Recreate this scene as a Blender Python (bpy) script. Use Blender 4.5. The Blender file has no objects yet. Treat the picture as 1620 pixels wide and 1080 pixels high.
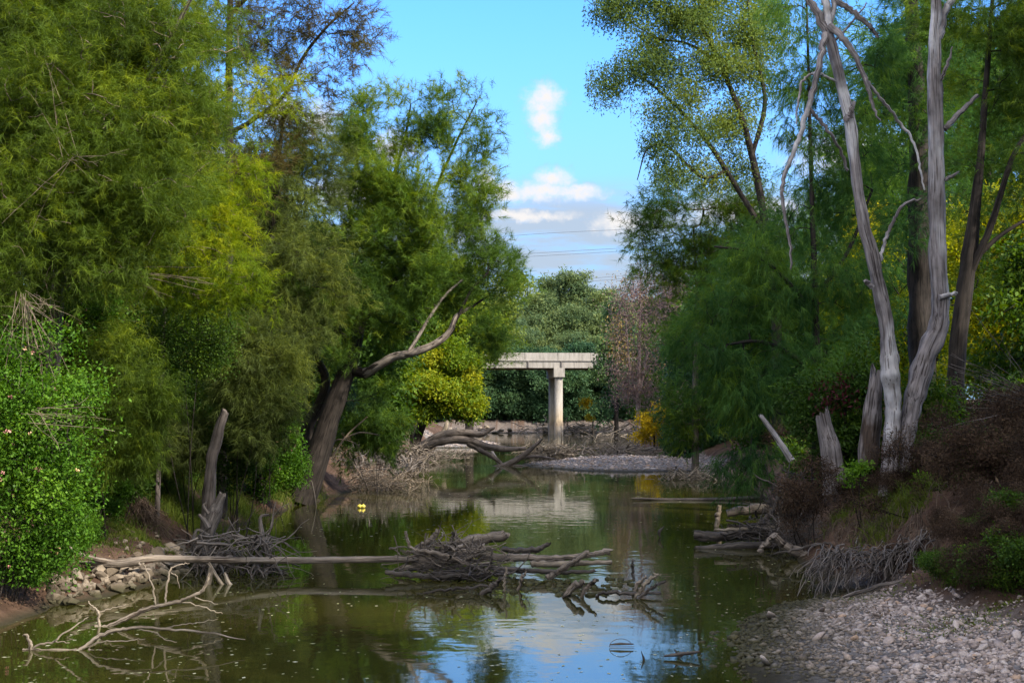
import bpy, bmesh, math
import numpy as np
from mathutils import Vector

# ------------------------------------------------------------------ camera, sky, sun, exposure
scene = bpy.context.scene
COL = scene.collection
CAM_H, F = 3.0, 2025.0
PITCH = math.atan(112.0 / F)
cam = bpy.data.cameras.new('camera')
cam.sensor_width = 36.0
cam.lens = F * 36.0 / 1620.0
cam.clip_start, cam.clip_end = 0.1, 6000.0
cam_o = bpy.data.objects.new('camera', cam)
COL.objects.link(cam_o)
cam_o.location = (0, 0, CAM_H)
cam_o.rotation_euler = (math.pi / 2 + PITCH, 0, 0)
scene.camera = cam_o

EXPOSURE = 2.08
SKY_STRENGTH = 0.12
SUN_DIR = Vector((0.64, -0.45, 0.60)).normalized()
SUN_EL = math.asin(SUN_DIR.z)
SUN_AZ = math.atan2(SUN_DIR.x, SUN_DIR.y)
sun = bpy.data.lights.new('sun', 'SUN')
sun.energy = 2.3
sun.angle = math.radians(1.0)
sun.color = (1.0, 0.90, 0.74)
sun_o = bpy.data.objects.new('sun', sun)
COL.objects.link(sun_o)
sun_o.rotation_euler = SUN_DIR.to_track_quat('Z', 'Y').to_euler()

vs = scene.view_settings
vs.view_transform = 'Standard'
vs.look = 'None'
vs.gamma = 1.0
vs.exposure = EXPOSURE
try:
    vs.use_curve_mapping = False
except Exception:
    pass
scene.cycles.max_bounces = 6
scene.cycles.diffuse_bounces = 4
scene.cycles.glossy_bounces = 3
scene.cycles.transmission_bounces = 3
scene.cycles.transparent_max_bounces = 4
scene.cycles.caustics_reflective = False
scene.cycles.caustics_refractive = False


def build_world():
    w = bpy.data.worlds.new('World')
    scene.world = w
    w.use_nodes = True
    nt = w.node_tree
    nt.nodes.clear()
    L = nt.links.new

    def node(t, **kw):
        n = nt.nodes.new(t)
        for k, v in kw.items():
            setattr(n, k, v)
        return n

    def put(sock, v):
        if isinstance(v, (int, float)):
            sock.default_value = v
        else:
            L(v, sock)

    def M(op, a, b=0.0, c=0.0, clamp=False):
        n = node('ShaderNodeMath', operation=op, use_clamp=clamp)
        put(n.inputs[0], a); put(n.inputs[1], b); put(n.inputs[2], c)
        return n.outputs[0]

    def smooth(v, lo, hi):
        n = node('ShaderNodeMapRange', interpolation_type='SMOOTHSTEP')
        put(n.inputs['Value'], v)
        n.inputs['From Min'].default_value = lo
        n.inputs['From Max'].default_value = hi
        return n.outputs['Result']

    def mixc(f, a, b, blend='MIX'):
        n = node('ShaderNodeMix', data_type='RGBA', blend_type=blend)
        put(n.inputs[0], f)
        for s, v in ((n.inputs[6], a), (n.inputs[7], b)):
            if isinstance(v, tuple):
                s.default_value = v
            else:
                L(v, s)
        return n.outputs[2]

    tc = node('ShaderNodeTexCoord')
    sky = node('ShaderNodeTexSky', sky_type='NISHITA', sun_disc=False)
    sky.sun_elevation, sky.sun_rotation = SUN_EL, SUN_AZ
    sky.air_density, sky.dust_density, sky.ozone_density = 1.0, 0.6, 2.0
    tinted = mixc(1.0, sky.outputs[0], (0.29, 0.57, 0.90, 1), 'MULTIPLY')
    sx = node('ShaderNodeSeparateXYZ')
    L(tc.outputs['Generated'], sx.inputs[0])
    y = M('MAXIMUM', sx.outputs[1], 0.05)
    u = M('DIVIDE', sx.outputs[0], y)
    v = M('DIVIDE', sx.outputs[2], y)
    # soft whitening to the horizon (thin high haze in the air)
    pale = M('MULTIPLY', smooth(sx.outputs[2], 0.33, 0.05), 0.88)
    K = 1.0 / (SKY_STRENGTH * 2 ** EXPOSURE)
    base = mixc(pale, tinted, (0.40 * K, 0.62 * K, 0.87 * K, 1))
    cmb = node('ShaderNodeCombineXYZ')
    L(u, cmb.inputs[0]); L(v, cmb.inputs[1])

    def noise(scale, detail, rough=0.55, vec=None, sc=(1, 1, 1), off=(0, 0, 0)):
        mp = node('ShaderNodeMapping')
        mp.inputs['Scale'].default_value = sc
        mp.inputs['Location'].default_value = off
        L(vec or cmb.outputs[0], mp.inputs[0])
        n = node('ShaderNodeTexNoise')
        n.inputs['Scale'].default_value = scale
        n.inputs['Detail'].default_value = detail
        n.inputs['Roughness'].default_value = rough
        L(mp.outputs[0], n.inputs['Vector'])
        return n.outputs[0]

    n1 = noise(55, 6, 0.6)
    n2 = noise(30, 5, 0.6, off=(7, 3, 0))
    n3 = noise(120, 4, 0.6, off=(2, 9, 0))
    uu = M('ADD', u, M('MULTIPLY', M('SUBTRACT', n2, 0.5), 0.016))
    vv = M('ADD', v, M('MULTIPLY', M('SUBTRACT', n1, 0.5), 0.016))

    def blob(cu, cv, ru, rv):
        a = M('DIVIDE', M('SUBTRACT', uu, cu), ru)
        b = M('DIVIDE', M('SUBTRACT', vv, cv), rv)
        d = M('SQRT', M('ADD', M('MULTIPLY', a, a), M('MULTIPLY', b, b)))
        return M('SUBTRACT', 1.0, d)

    def C(px, py, rx, ry):
        return blob((px - 810) / F, (652 - py) / F, rx / F, ry / F)

    d = C(861, 150, 44, 36)
    for b in (C(857, 182, 36, 46), C(866, 212, 28, 24), C(852, 165, 30, 34),
              C(878, 282, 46, 26), C(860, 300, 90, 24), C(915, 302, 70, 17), C(800, 302, 66, 26), C(765, 285, 34, 38), C(975, 350, 60, 26), C(830, 340, 120, 14),
              C(500, 190, 60, 50), C(620, 230, 60, 40), C(440, 170, 50, 40), C(560, 300, 130, 40),
              C(300, 260, 160, 60), C(1180, 330, 130, 30), C(985, 350, 30, 14), C(1360, 240, 150, 60)):
        d = M('MAXIMUM', d, b)
    dens = M('ADD', d, M('MULTIPLY', M('SUBTRACT', n3, 0.5), 1.15))
    puff = smooth(dens, -0.05, 1.0)
    streak = noise(1.0, 7, 0.62, sc=(9, 46, 1), off=(3.1, 0.7, 0))
    band = M('MULTIPLY', smooth(v, 0.19, 0.155), smooth(v, 0.03, 0.10))
    strat = M('MULTIPLY', M('MULTIPLY', smooth(streak, 0.30, 0.56), band), 0.95)
    high = M('MULTIPLY', smooth(noise(1.0, 7, 0.6, sc=(3.2, 5.5, 1), off=(1.2, 4.4, 0)), 0.55, 0.8),
             M('MULTIPLY', smooth(v, 0.32, 0.6), 0.8))
    front = smooth(sx.outputs[1], 0.06, 0.12)
    shade = smooth(M('ADD', M('MULTIPLY', M('SUBTRACT', n1, 0.5), 1.4), M('MULTIPLY', d, 1.2)), -0.15, 0.55)
    ccol = mixc(shade, (0.48 * K, 0.58 * K, 0.74 * K, 1), (0.97 * K, 0.94 * K, 0.93 * K, 1))
    scol = (0.52 * K, 0.63 * K, 0.78 * K, 1)
    c = mixc(M('MULTIPLY', strat, front), base, scol)
    c = mixc(M('MULTIPLY', high, front), c, ccol)
    c = mixc(M('MULTIPLY', puff, front), c, ccol)
    # unseen broken cloud added overhead and behind the camera as bright fill light
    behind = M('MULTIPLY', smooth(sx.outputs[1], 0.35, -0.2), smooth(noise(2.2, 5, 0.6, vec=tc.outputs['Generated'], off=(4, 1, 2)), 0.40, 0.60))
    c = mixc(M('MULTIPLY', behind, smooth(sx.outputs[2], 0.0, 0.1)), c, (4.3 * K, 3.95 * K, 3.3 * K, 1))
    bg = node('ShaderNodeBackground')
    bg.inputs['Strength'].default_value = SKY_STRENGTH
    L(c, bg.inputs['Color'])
    out = node('ShaderNodeOutputWorld')
    L(bg.outputs[0], out.inputs['Surface'])


build_world()

# ------------------------------------------------------------------ helpers
rng = np.random.default_rng(11)
CP, SP = math.cos(PITCH), math.sin(PITCH)


def P(px, py, d):
    """the point of the photograph's pixel (px, py) at distance d along the river"""
    x, z = (px - 810.0) / F, (540.0 - py) / F
    dy, dz = CP - z * SP, SP + z * CP
    t = d / dy
    return np.array((x * t, d, CAM_H + dz * t))


def S(d):
    return F / d


def _hash(ix, iy, seed):
    h = (ix * 374761393 + iy * 668265263 + seed * 974634777) & 0xFFFFFFFF
    h = ((h ^ (h >> 13)) * 1274126177) & 0xFFFFFFFF
    return ((h ^ (h >> 16)) & 0xFFFF) / 65535.0


def vnoise(x, y, seed=0):
    x = np.asarray(x, float); y = np.asarray(y, float)
    ix, iy = np.floor(x).astype(np.int64), np.floor(y).astype(np.int64)
    fx, fy = x - ix, y - iy
    fx, fy = fx * fx * (3 - 2 * fx), fy * fy * (3 - 2 * fy)
    a, b = _hash(ix, iy, seed), _hash(ix + 1, iy, seed)
    c, e = _hash(ix, iy + 1, seed), _hash(ix + 1, iy + 1, seed)
    return (a * (1 - fx) + b * fx) * (1 - fy) + (c * (1 - fx) + e * fx) * fy


def fbm(x, y, seed=0, octv=4):
    s, a, t = 0.0, 0.5, 0.0
    for i in range(octv):
        s = s + a * vnoise(np.asarray(x) * 2 ** i, np.asarray(y) * 2 ** i, seed + i)
        t += a; a *= 0.5
    return s / t


# ------------------------------------------------------------------ the lie of the land
LY = np.array([-60, 0, 14, 18.2, 20.5, 22.7, 27, 30.7, 36, 41, 44, 52, 62, 75, 89, 120, 160, 175, 186])
LX = np.array([-7.0, -7.0, -7.2, -7.2, -6.9, -6.2, -6.9, -7.1, -7.2, -7.0, -6.6, -6.0, -5.3, -5.4, -6.2, -6.5, -7.0, -8., -12.])
RY = np.array([-60, 0, 9, 14.2, 16.5, 18.5, 20.2, 21.0, 22, 24, 27, 30.7, 41, 55, 66, 80, 100, 130, 169, 186])
RX = np.array([1.5, 1.5, 2.0, 2.4, 2.85, 3.3, 4.2, 4.9, 5.3, 5.6, 6.0, 6.6, 8.4, 10., 10.4, 10.6, 10.8, 12, 14, 20.])


def H(x, y):
    """ground height"""
    x = np.asarray(x, float); y = np.asarray(y, float)
    wob = (fbm(x * 0.9, y * 0.9, 5) - 0.5)
    xl = np.interp(y, LY, LX) + wob * 0.7
    xr = np.interp(y, RY, RX) + wob * 0.8
    tl, tr = xl - x, x - xr
    pl = np.interp(tl, [0, .4, 1.2, 2.6, 4, 7, 14, 45, 200, 900], [0, .22, .45, .95, 1.5, 2.2, 2.9, 3.8, 6, 9])
    pl2 = np.interp(tl, [0, .3, 1.0, 2.6, 4, 7, 14, 45, 200, 900], [0, .25, .8, 1.6, 2.1, 2.7, 3.2, 3.8, 6, 9])
    kl = np.clip((y - 23) / 6, 0, 1)
    pl = pl * (1 - kl) + pl2 * kl
    # near right: gravel bar, then an eroded earth bank
    ledge = np.interp(y, [0, 14, 17, 20, 22, 24], [4.6, 4.3, 3.4, 1.6, .5, 0.])
    pr1 = np.interp(tr, [0, 1.5, 3.5, 4.6, 900], [0, .12, .26, .34, .34])
    tb = tr - ledge
    pb = np.interp(tb, [0, .3, .9, 1.5, 2.3, 3.4, 6, 14, 45, 200, 900], [0, .08, .42, .7, 1.2, 1.42, 1.75, 2.4, 3.5, 6, 9])
    pr = np.where(tr > 0, np.minimum(pr1, .34) + np.where(tb > 0, pb, 0), 0)
    pr2 = np.interp(tr, [0, .3, 1.0, 2.6, 5, 14, 45, 200, 900], [0, .25, .8, 1.35, 1.9, 2.6, 3.4, 6, 9])
    kr = np.clip((y - 24) / 6, 0, 1)
    pr = pr * (1 - kr) + pr2 * kr
    inside = np.minimum(-tl, -tr)
    bed = -np.minimum(0.8, np.maximum(inside, 0) * 0.35)
    z = np.where(tl > 0, pl, np.where(tr > 0, pr, bed))
    # gravel tongue in the middle distance
    a = ((x - 7.0) / 6.3) ** 2 + ((y - 74) / 9.5) ** 2
    z = np.maximum(z, (1 - a) * 0.42 + wob * 0.15)
    # mud spit on the left in front of the bridge
    a = ((x + 5.0) / 4.2) ** 2 + ((y - 118) / 10.) ** 2
    z = np.maximum(z, (1 - a) * 0.5 + wob * 0.2)
    # far bank where the river bends away
    far = np.interp(y, [182, 186, 192, 205, 240, 600, 3000], [-1, .6, 1.6, 3.2, 5, 9, 20])
    z = np.maximum(z, far + wob * 1.2)
    rough = (fbm(x * 2.1, y * 2.1, 9) - 0.5)
    amp = np.where(z > 0.34, np.clip(z, 0, 1) * 0.5, 0.05)
    fine = (fbm(x * 7., y * 7., 19, 3) - 0.5) * np.where((z > .36) & (y < 60), .22, 0)
    gully = np.abs(fbm(x * 1.6 + y * .5, y * 1.3, 23, 4) - .5) * -1.7 + .17
    gully = gully * 1.4 + .11 * np.sin(z * 17 + fbm(x * .8, y * .8, 61) * 9)
    fine = fine + gully * np.where((tr > 0) & (y < 32), np.clip((z - .36) / .5, 0, 1) * np.clip((2.6 - z) / .8, 0, 1), 0)
    return z + rough * amp * np.where((tr > 0) & (tb < 0) & (y < 24), 0.2, 1.0) + fine


def Hs(x, y):
    return float(H(np.array([x]), np.array([y]))[0])


def on_ground(px, py, d0=8.0, d1=220.0):
    """the ground (or water) point seen at the pixel"""
    x, z = (px - 810.0) / F, (540.0 - py) / F
    dy, dz = CP - z * SP, SP + z * CP
    d = np.arange(d0, d1, 0.05)
    t = d / dy
    hh = np.maximum(H(x * t, d), 0)
    k = np.argmax(CAM_H + dz * t <= hh)
    return np.array((x * t[k], d[k], hh[k]))


class MB:
    """collects vertices and faces for ONE mesh object"""

    def __init__(self):
        self.v, self.f, self.n, self.tint, self.rest = [], {}, 0, [], []

    def add(self, v, f, tint=0.5, rest=None):
        v = np.asarray(v, np.float32)
        f = np.asarray(f, np.int64)
        self.v.append(v)
        self.f.setdefault(f.shape[1], []).append(f + self.n)
        t = np.asarray(tint, np.float32)
        self.tint.append(np.full(len(v), t) if t.ndim == 0 else t)
        self.rest.append(v if rest is None else np.asarray(rest, np.float32))
        self.n += len(v)

    def tube(self, pts, rad, sides=6, tint=0.5, lump=0.0, cap=True, flute=0.0, seed=0, jag=0.0):
        pts = np.asarray(pts, float); rad = np.asarray(rad, float)
        n = len(pts)
        tg = np.gradient(pts, axis=0)
        tg /= np.linalg.norm(tg, axis=1)[:, None] + 1e-9
        ref = np.array((0., 0., 1.)) if abs(tg[0][2]) < 0.8 else np.array((0., 1., 0.))
        ns = np.empty((n, 3))
        for i in range(n):
            a = ref - tg[i] * (ref @ tg[i])
            a /= np.linalg.norm(a) + 1e-9
            ns[i] = a; ref = a
        bs = np.cross(tg, ns)
        ang = np.arange(sides) * (2 * math.pi / sides)
        c, s = np.cos(ang), np.sin(ang)
        R = np.repeat(rad[:, None], sides, 1)
        ln = np.concatenate(([0], np.cumsum(np.linalg.norm(np.diff(pts, axis=0), axis=1))))
        if lump or flute:
            zz = ln / max(rad.max(), 1e-3)
            R = R * (1 + lump * 2 * (vnoise(ang[None, :] * 1.2 + seed * 3.3, zz[:, None] * .7, seed + 1) - .5)
                     + flute * np.cos(ang[None, :] * 4 + np.sin(zz[:, None] * .3) + seed)
                     + flute * .5 * np.cos(ang[None, :] * 7 + zz[:, None] * .15 + 2 * seed))
            R[:, -1] = R[:, -1]
        V = pts[:, None, :] + R[:, :, None] * (c[None, :, None] * ns[:, None, :] + s[None, :, None] * bs[:, None, :])
        if jag:
            r2 = np.random.default_rng(seed + 5)
            V[-1] += tg[-1] * ((r2.random(sides)[:, None] ** 1.6 * .6 + .6 * vnoise(ang * .9 + seed, ang * 0, seed)[:, None]) * jag)
            V[-2] += tg[-1] * (r2.random(sides)[:, None] * jag * .25)
        rest = np.stack((R * c, R * s, np.repeat(ln[:, None], sides, 1)), -1) + np.array((seed * 1.7 % 13, seed * 2.9 % 17, 0))
        i = np.arange(n - 1)[:, None] * sides
        j = np.arange(sides)[None, :]
        k = (j + 1) % sides
        f = np.stack((i + j, i + k, i + sides + k, i + sides + j), -1).reshape(-1, 4)
        self.add(V.reshape(-1, 3), f, tint, rest.reshape(-1, 3))
        if cap:
            o = self.n - n * sides
            for e, base in ((0, 0), (1, (n - 1) * sides)):
                if rad[0 if e == 0 else -1] > 0.02:
                    cc = pts[0 if e == 0 else -1] - (tg[-1] * jag * .3 if e else 0)
                    ring = V[0 if e == 0 else -1]
                    vv = np.vstack((ring, cc[None]))
                    a = np.arange(sides); b = (a + 1) % sides
                    ff = np.stack((b, a, np.full(sides, sides)), -1) if e == 0 else np.stack((a, b, np.full(sides, sides)), -1)
                    self.add(vv, ff, tint, vv * 1.0)

    def box(self, x0, x1, y0, y1, z0, z1, tint=0.5):
        v = np.array([(x, y, z) for z in (z0, z1) for y in (y0, y1) for x in (x0, x1)], float)
        f = [(0, 2, 3, 1), (4, 5, 7, 6), (0, 1, 5, 4), (2, 6, 7, 3), (0, 4, 6, 2), (1, 3, 7, 5)]
        self.add(v, f, tint)

    def build(self, name, mat, parent=None, origin=None, smooth=True):
        me = bpy.data.meshes.new(name)
        V = np.concatenate(self.v).astype(np.float32)
        if origin is not None:
            V = V - np.asarray(origin, np.float32)
        me.vertices.add(len(V))
        me.vertices.foreach_set('co', V.ravel())
        loops, starts, pos = [], [], 0
        for k, fs in self.f.items():
            fa = np.concatenate(fs)
            loops.append(fa.ravel())
            starts.append(pos + np.arange(len(fa)) * k)
            pos += fa.size
        loops = np.concatenate(loops).astype(np.int32)
        starts = np.concatenate(starts).astype(np.int32)
        me.loops.add(len(loops))
        me.loops.foreach_set('vertex_index', loops)
        me.polygons.add(len(starts))
        me.polygons.foreach_set('loop_start', starts)
        if smooth:
            me.polygons.foreach_set('use_smooth', np.ones(len(starts), bool))
        else:
            me.polygons.foreach_set('use_smooth', np.zeros(len(starts), bool))
        a = me.attributes.new('tint', 'FLOAT', 'POINT')
        a.data.foreach_set('value', np.concatenate(self.tint).astype(np.float32))
        a = me.attributes.new('rest', 'FLOAT_VECTOR', 'POINT')
        a.data.foreach_set('vector', np.concatenate(self.rest).astype(np.float32).ravel())
        me.update(calc_edges=True)
        me.validate()
        me.materials.append(mat)
        o = bpy.data.objects.new(name, me)
        COL.objects.link(o)
        if parent is not None:
            o.parent = parent
        return o


def tag(o, label=None, cat=None, group=None, kind=None):
    for k, v in (('label', label), ('category', cat), ('group', group), ('kind', kind)):
        if v:
            o[k] = v
    return o


def thing(name, label, cat, loc=(0, 0, 0), group=None):
    o = bpy.data.objects.new(name, None)
    o.empty_display_size = 0.3
    COL.objects.link(o)
    o.location = [float(c) for c in loc]
    return tag(o, label, cat, group)


def dup(root, loc, rz, sc=1.0, label=None, group=None):
    r = root.copy()
    COL.objects.link(r)
    r.location = [float(c) for c in loc]
    r.rotation_euler = (0, 0, rz)
    r.scale = (sc, sc, sc)
    if label:
        r['label'] = label
    if group:
        r['group'] = group
    for ch in list(root.children):
        c = ch.copy()
        COL.objects.link(c)
        c.parent = r
    return r


def catmull(pts, per=6):
    p = np.asarray(pts, float)
    if len(p) < 3:
        t = np.linspace(0, 1, per + 1)[:, None]
        return p[0] * (1 - t) + p[-1] * t
    q = np.vstack((2 * p[0] - p[1], p, 2 * p[-1] - p[-2]))
    out = []
    for i in range(len(p) - 1):
        a, b, c, d = q[i], q[i + 1], q[i + 2], q[i + 3]
        for t in np.linspace(0, 1, per, endpoint=False):
            out.append(0.5 * (2 * b + (c - a) * t + (2 * a - 5 * b + 4 * c - d) * t * t + (3 * b - a - 3 * c + d) * t ** 3))
    out.append(p[-1])
    return np.array(out)


def unit(a):
    return a / (np.linalg.norm(a, axis=-1, keepdims=True) + 1e-9)


def path(d, *pts):
    """photo path: (px, py, width_px[, depth offset]) at distance d -> (n,4) x,y,z,r"""
    out = []
    for p in pts:
        dd = d + (p[3] if len(p) > 3 else 0)
        out.append(np.append(P(p[0], p[1], dd), p[2] / 2 / S(dd)))
    return np.array(out)


def lobe(px, py, rx, ry, d, rd=None, n=None, tint=0.5, dens=1.0):
    s = S(d)
    rd = rd if rd is not None else 0.5 * (rx + ry) / s
    n = n if n is not None else max(4, int(dens * rx * ry / 150))
    return (P(px, py, d), np.array((rx / s, rd, ry / s)), n, tint)


# ------------------------------------------------------------------ materials
def new_mat(name):
    m = bpy.data.materials.new(name)
    m.use_nodes = True
    nt = m.node_tree
    nt.nodes.clear()
    out = nt.nodes.new('ShaderNodeOutputMaterial')
    return m, nt, out


def ramp(nt, fac, stops):
    r = nt.nodes.new('ShaderNodeValToRGB')
    el = r.color_ramp.elements
    while len(el) < len(stops):
        el.new(0.5)
    for e, (p, c) in zip(el, stops):
        e.position = p
        e.color = (*c, 1)
    nt.links.new(fac, r.inputs[0])
    return r.outputs[0]


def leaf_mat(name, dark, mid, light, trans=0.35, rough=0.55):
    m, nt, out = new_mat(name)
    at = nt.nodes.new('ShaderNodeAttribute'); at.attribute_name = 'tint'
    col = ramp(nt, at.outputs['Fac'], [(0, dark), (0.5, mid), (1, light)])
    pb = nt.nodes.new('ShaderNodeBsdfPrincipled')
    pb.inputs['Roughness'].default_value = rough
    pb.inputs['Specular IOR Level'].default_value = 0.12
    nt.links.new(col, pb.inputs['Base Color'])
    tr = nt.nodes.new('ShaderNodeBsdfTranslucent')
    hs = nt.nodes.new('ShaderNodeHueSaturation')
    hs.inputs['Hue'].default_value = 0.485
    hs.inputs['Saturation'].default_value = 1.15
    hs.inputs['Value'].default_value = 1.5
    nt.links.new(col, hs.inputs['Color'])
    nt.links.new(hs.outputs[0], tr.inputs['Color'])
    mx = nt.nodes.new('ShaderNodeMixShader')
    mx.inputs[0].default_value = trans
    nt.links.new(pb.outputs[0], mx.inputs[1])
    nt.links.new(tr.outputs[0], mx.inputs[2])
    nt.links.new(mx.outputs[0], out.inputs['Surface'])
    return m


def bark_mat(name, dark, light, scale=(14, 14, 1.6), bump=0.6, patch=None, rough=0.85, tide=None):
    m, nt, out = new_mat(name)
    at = nt.nodes.new('ShaderNodeAttribute'); at.attribute_name = 'rest'
    mp = nt.nodes.new('ShaderNodeMapping'); mp.inputs['Scale'].default_value = scale
    nt.links.new(at.outputs['Vector'], mp.inputs[0])
    n = nt.nodes.new('ShaderNodeTexNoise')
    n.inputs['Scale'].default_value = 1.0; n.inputs['Detail'].default_value = 6; n.inputs['Roughness'].default_value = .65
    nt.links.new(mp.outputs[0], n.inputs['Vector'])
    col = ramp(nt, n.outputs[0], [(0.32, dark), (0.66, light)])
    if patch:
        n2 = nt.nodes.new('ShaderNodeTexNoise')
        n2.inputs['Scale'].default_value = patch[1]; n2.inputs['Detail'].default_value = 4
        mp2 = nt.nodes.new('ShaderNodeMapping'); mp2.inputs['Scale'].default_value = (1, 1, .35)
        nt.links.new(at.outputs['Vector'], mp2.inputs[0]); nt.links.new(mp2.outputs[0], n2.inputs['Vector'])
        mr = nt.nodes.new('ShaderNodeMapRange')
        mr.inputs['From Min'].default_value = patch[2]; mr.inputs['From Max'].default_value = patch[2] + .06
        nt.links.new(n2.outputs[0], mr.inputs['Value'])
        mx = nt.nodes.new('ShaderNodeMix'); mx.data_type = 'RGBA'
        nt.links.new(mr.outputs[0], mx.inputs[0]); nt.links.new(col, mx.inputs[6])
        mul = nt.nodes.new('ShaderNodeMix'); mul.data_type = 'RGBA'; mul.blend_type = 'MULTIPLY'
        mul.inputs[0].default_value = .6
        nt.links.new(n.outputs[0], mul.inputs[7]); mul.inputs[6].default_value = (*[c * 1.8 for c in patch[0]], 1)
        nt.links.new(mul.outputs[2], mx.inputs[7])
        col = mx.outputs[2]
    nl = nt.nodes.new('ShaderNodeTexNoise'); nl.inputs['Scale'].default_value = 3.5; nl.inputs['Detail'].default_value = 4
    nt.links.new(at.outputs['Vector'], nl.inputs['Vector'])
    lo = ramp(nt, nl.outputs[0], [(.3, (.62, .60, .58)), (.5, (1, 1, 1)), (.72, (1.22, 1.2, 1.18))])
    mpc = nt.nodes.new('ShaderNodeMapping'); mpc.inputs['Scale'].default_value = (scale[0] * 1.9, scale[1] * 1.9, scale[2] * .55)
    nt.links.new(at.outputs['Vector'], mpc.inputs[0])
    nc = nt.nodes.new('ShaderNodeTexNoise'); nc.inputs['Scale'].default_value = 1.0; nc.inputs['Detail'].default_value = 3
    nt.links.new(mpc.outputs[0], nc.inputs['Vector'])
    cr = ramp(nt, nc.outputs[0], [(.36, (.28, .25, .24)), (.44, (1, 1, 1))])
    for extra in (lo, cr):
        mm = nt.nodes.new('ShaderNodeMix'); mm.data_type = 'RGBA'; mm.blend_type = 'MULTIPLY'; mm.inputs[0].default_value = 1.0
        nt.links.new(col, mm.inputs[6]); nt.links.new(extra, mm.inputs[7])
        col = mm.outputs[2]
    ta = nt.nodes.new('ShaderNodeAttribute'); ta.attribute_name = 'tint'
    tm = nt.nodes.new('ShaderNodeMapRange')
    tm.inputs['To Min'].default_value = 0.55; tm.inputs['To Max'].default_value = 1.45
    nt.links.new(ta.outputs['Fac'], tm.inputs['Value'])
    vm = nt.nodes.new('ShaderNodeVectorMath'); vm.operation = 'SCALE'
    nt.links.new(col, vm.inputs[0]); nt.links.new(tm.outputs[0], vm.inputs['Scale'])
    pb = nt.nodes.new('ShaderNodeBsdfPrincipled')
    pb.inputs['Roughness'].default_value = rough
    pb.inputs['Specular IOR Level'].default_value = 0.2
    nt.links.new(vm.outputs[0], pb.inputs['Base Color'])
    b = nt.nodes.new('ShaderNodeBump')
    b.inputs['Strength'].default_value = bump; b.inputs['Distance'].default_value = 0.03
    nt.links.new(n.outputs[0], b.inputs['Height']); nt.links.new(b.outputs[0], pb.inputs['Normal'])
    nt.links.new(pb.outputs[0], out.inputs['Surface'])
    return m


def stone_mat(name, stops, scale=9.0, bump=0.5, wet=True):
    m, nt, out = new_mat(name)
    tc = nt.nodes.new('ShaderNodeTexCoord')
    geo = nt.nodes.new('ShaderNodeNewGeometry')
    n = nt.nodes.new('ShaderNodeTexNoise')
    n.inputs['Scale'].default_value = scale; n.inputs['Detail'].default_value = 7; n.inputs['Roughness'].default_value = .65
    nt.links.new(geo.outputs['Position'], n.inputs['Vector'])
    ta = nt.nodes.new('ShaderNodeAttribute'); ta.attribute_name = 'tint'
    col = ramp(nt, ta.outputs['Fac'], stops)
    mx = nt.nodes.new('ShaderNodeMix'); mx.data_type = 'RGBA'; mx.blend_type = 'OVERLAY'
    mx.inputs[0].default_value = .75
    nt.links.new(col, mx.inputs[6]); nt.links.new(n.outputs[0], mx.inputs[7])
    pb = nt.nodes.new('ShaderNodeBsdfPrincipled')
    pb.inputs['Roughness'].default_value = .85
    pb.inputs['Specular IOR Level'].default_value = .25
    c = mx.outputs[2]
    if wet:   # stones lying in the waterline are soaked and algae-brown
        sx = nt.nodes.new('ShaderNodeSeparateXYZ'); nt.links.new(geo.outputs['Position'], sx.inputs[0])
        mr = nt.nodes.new('ShaderNodeMapRange')
        mr.inputs['From Min'].default_value = .05; mr.inputs['From Max'].default_value = .17
        nt.links.new(sx.outputs[2], mr.inputs['Value'])
        m2 = nt.nodes.new('ShaderNodeMix'); m2.data_type = 'RGBA'
        m2.inputs[6].default_value = (.045, .042, .022, 1)
        nt.links.new(mr.outputs[0], m2.inputs[0]); nt.links.new(c, m2.inputs[7])
        c = m2.outputs[2]
    nt.links.new(c, pb.inputs['Base Color'])
    b = nt.nodes.new('ShaderNodeBump'); b.inputs['Strength'].default_value = bump; b.inputs['Distance'].default_value = .04
    nt.links.new(n.outputs[0], b.inputs['Height']); nt.links.new(b.outputs[0], pb.inputs['Normal'])
    nt.links.new(pb.outputs[0], out.inputs['Surface'])
    return m


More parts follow.
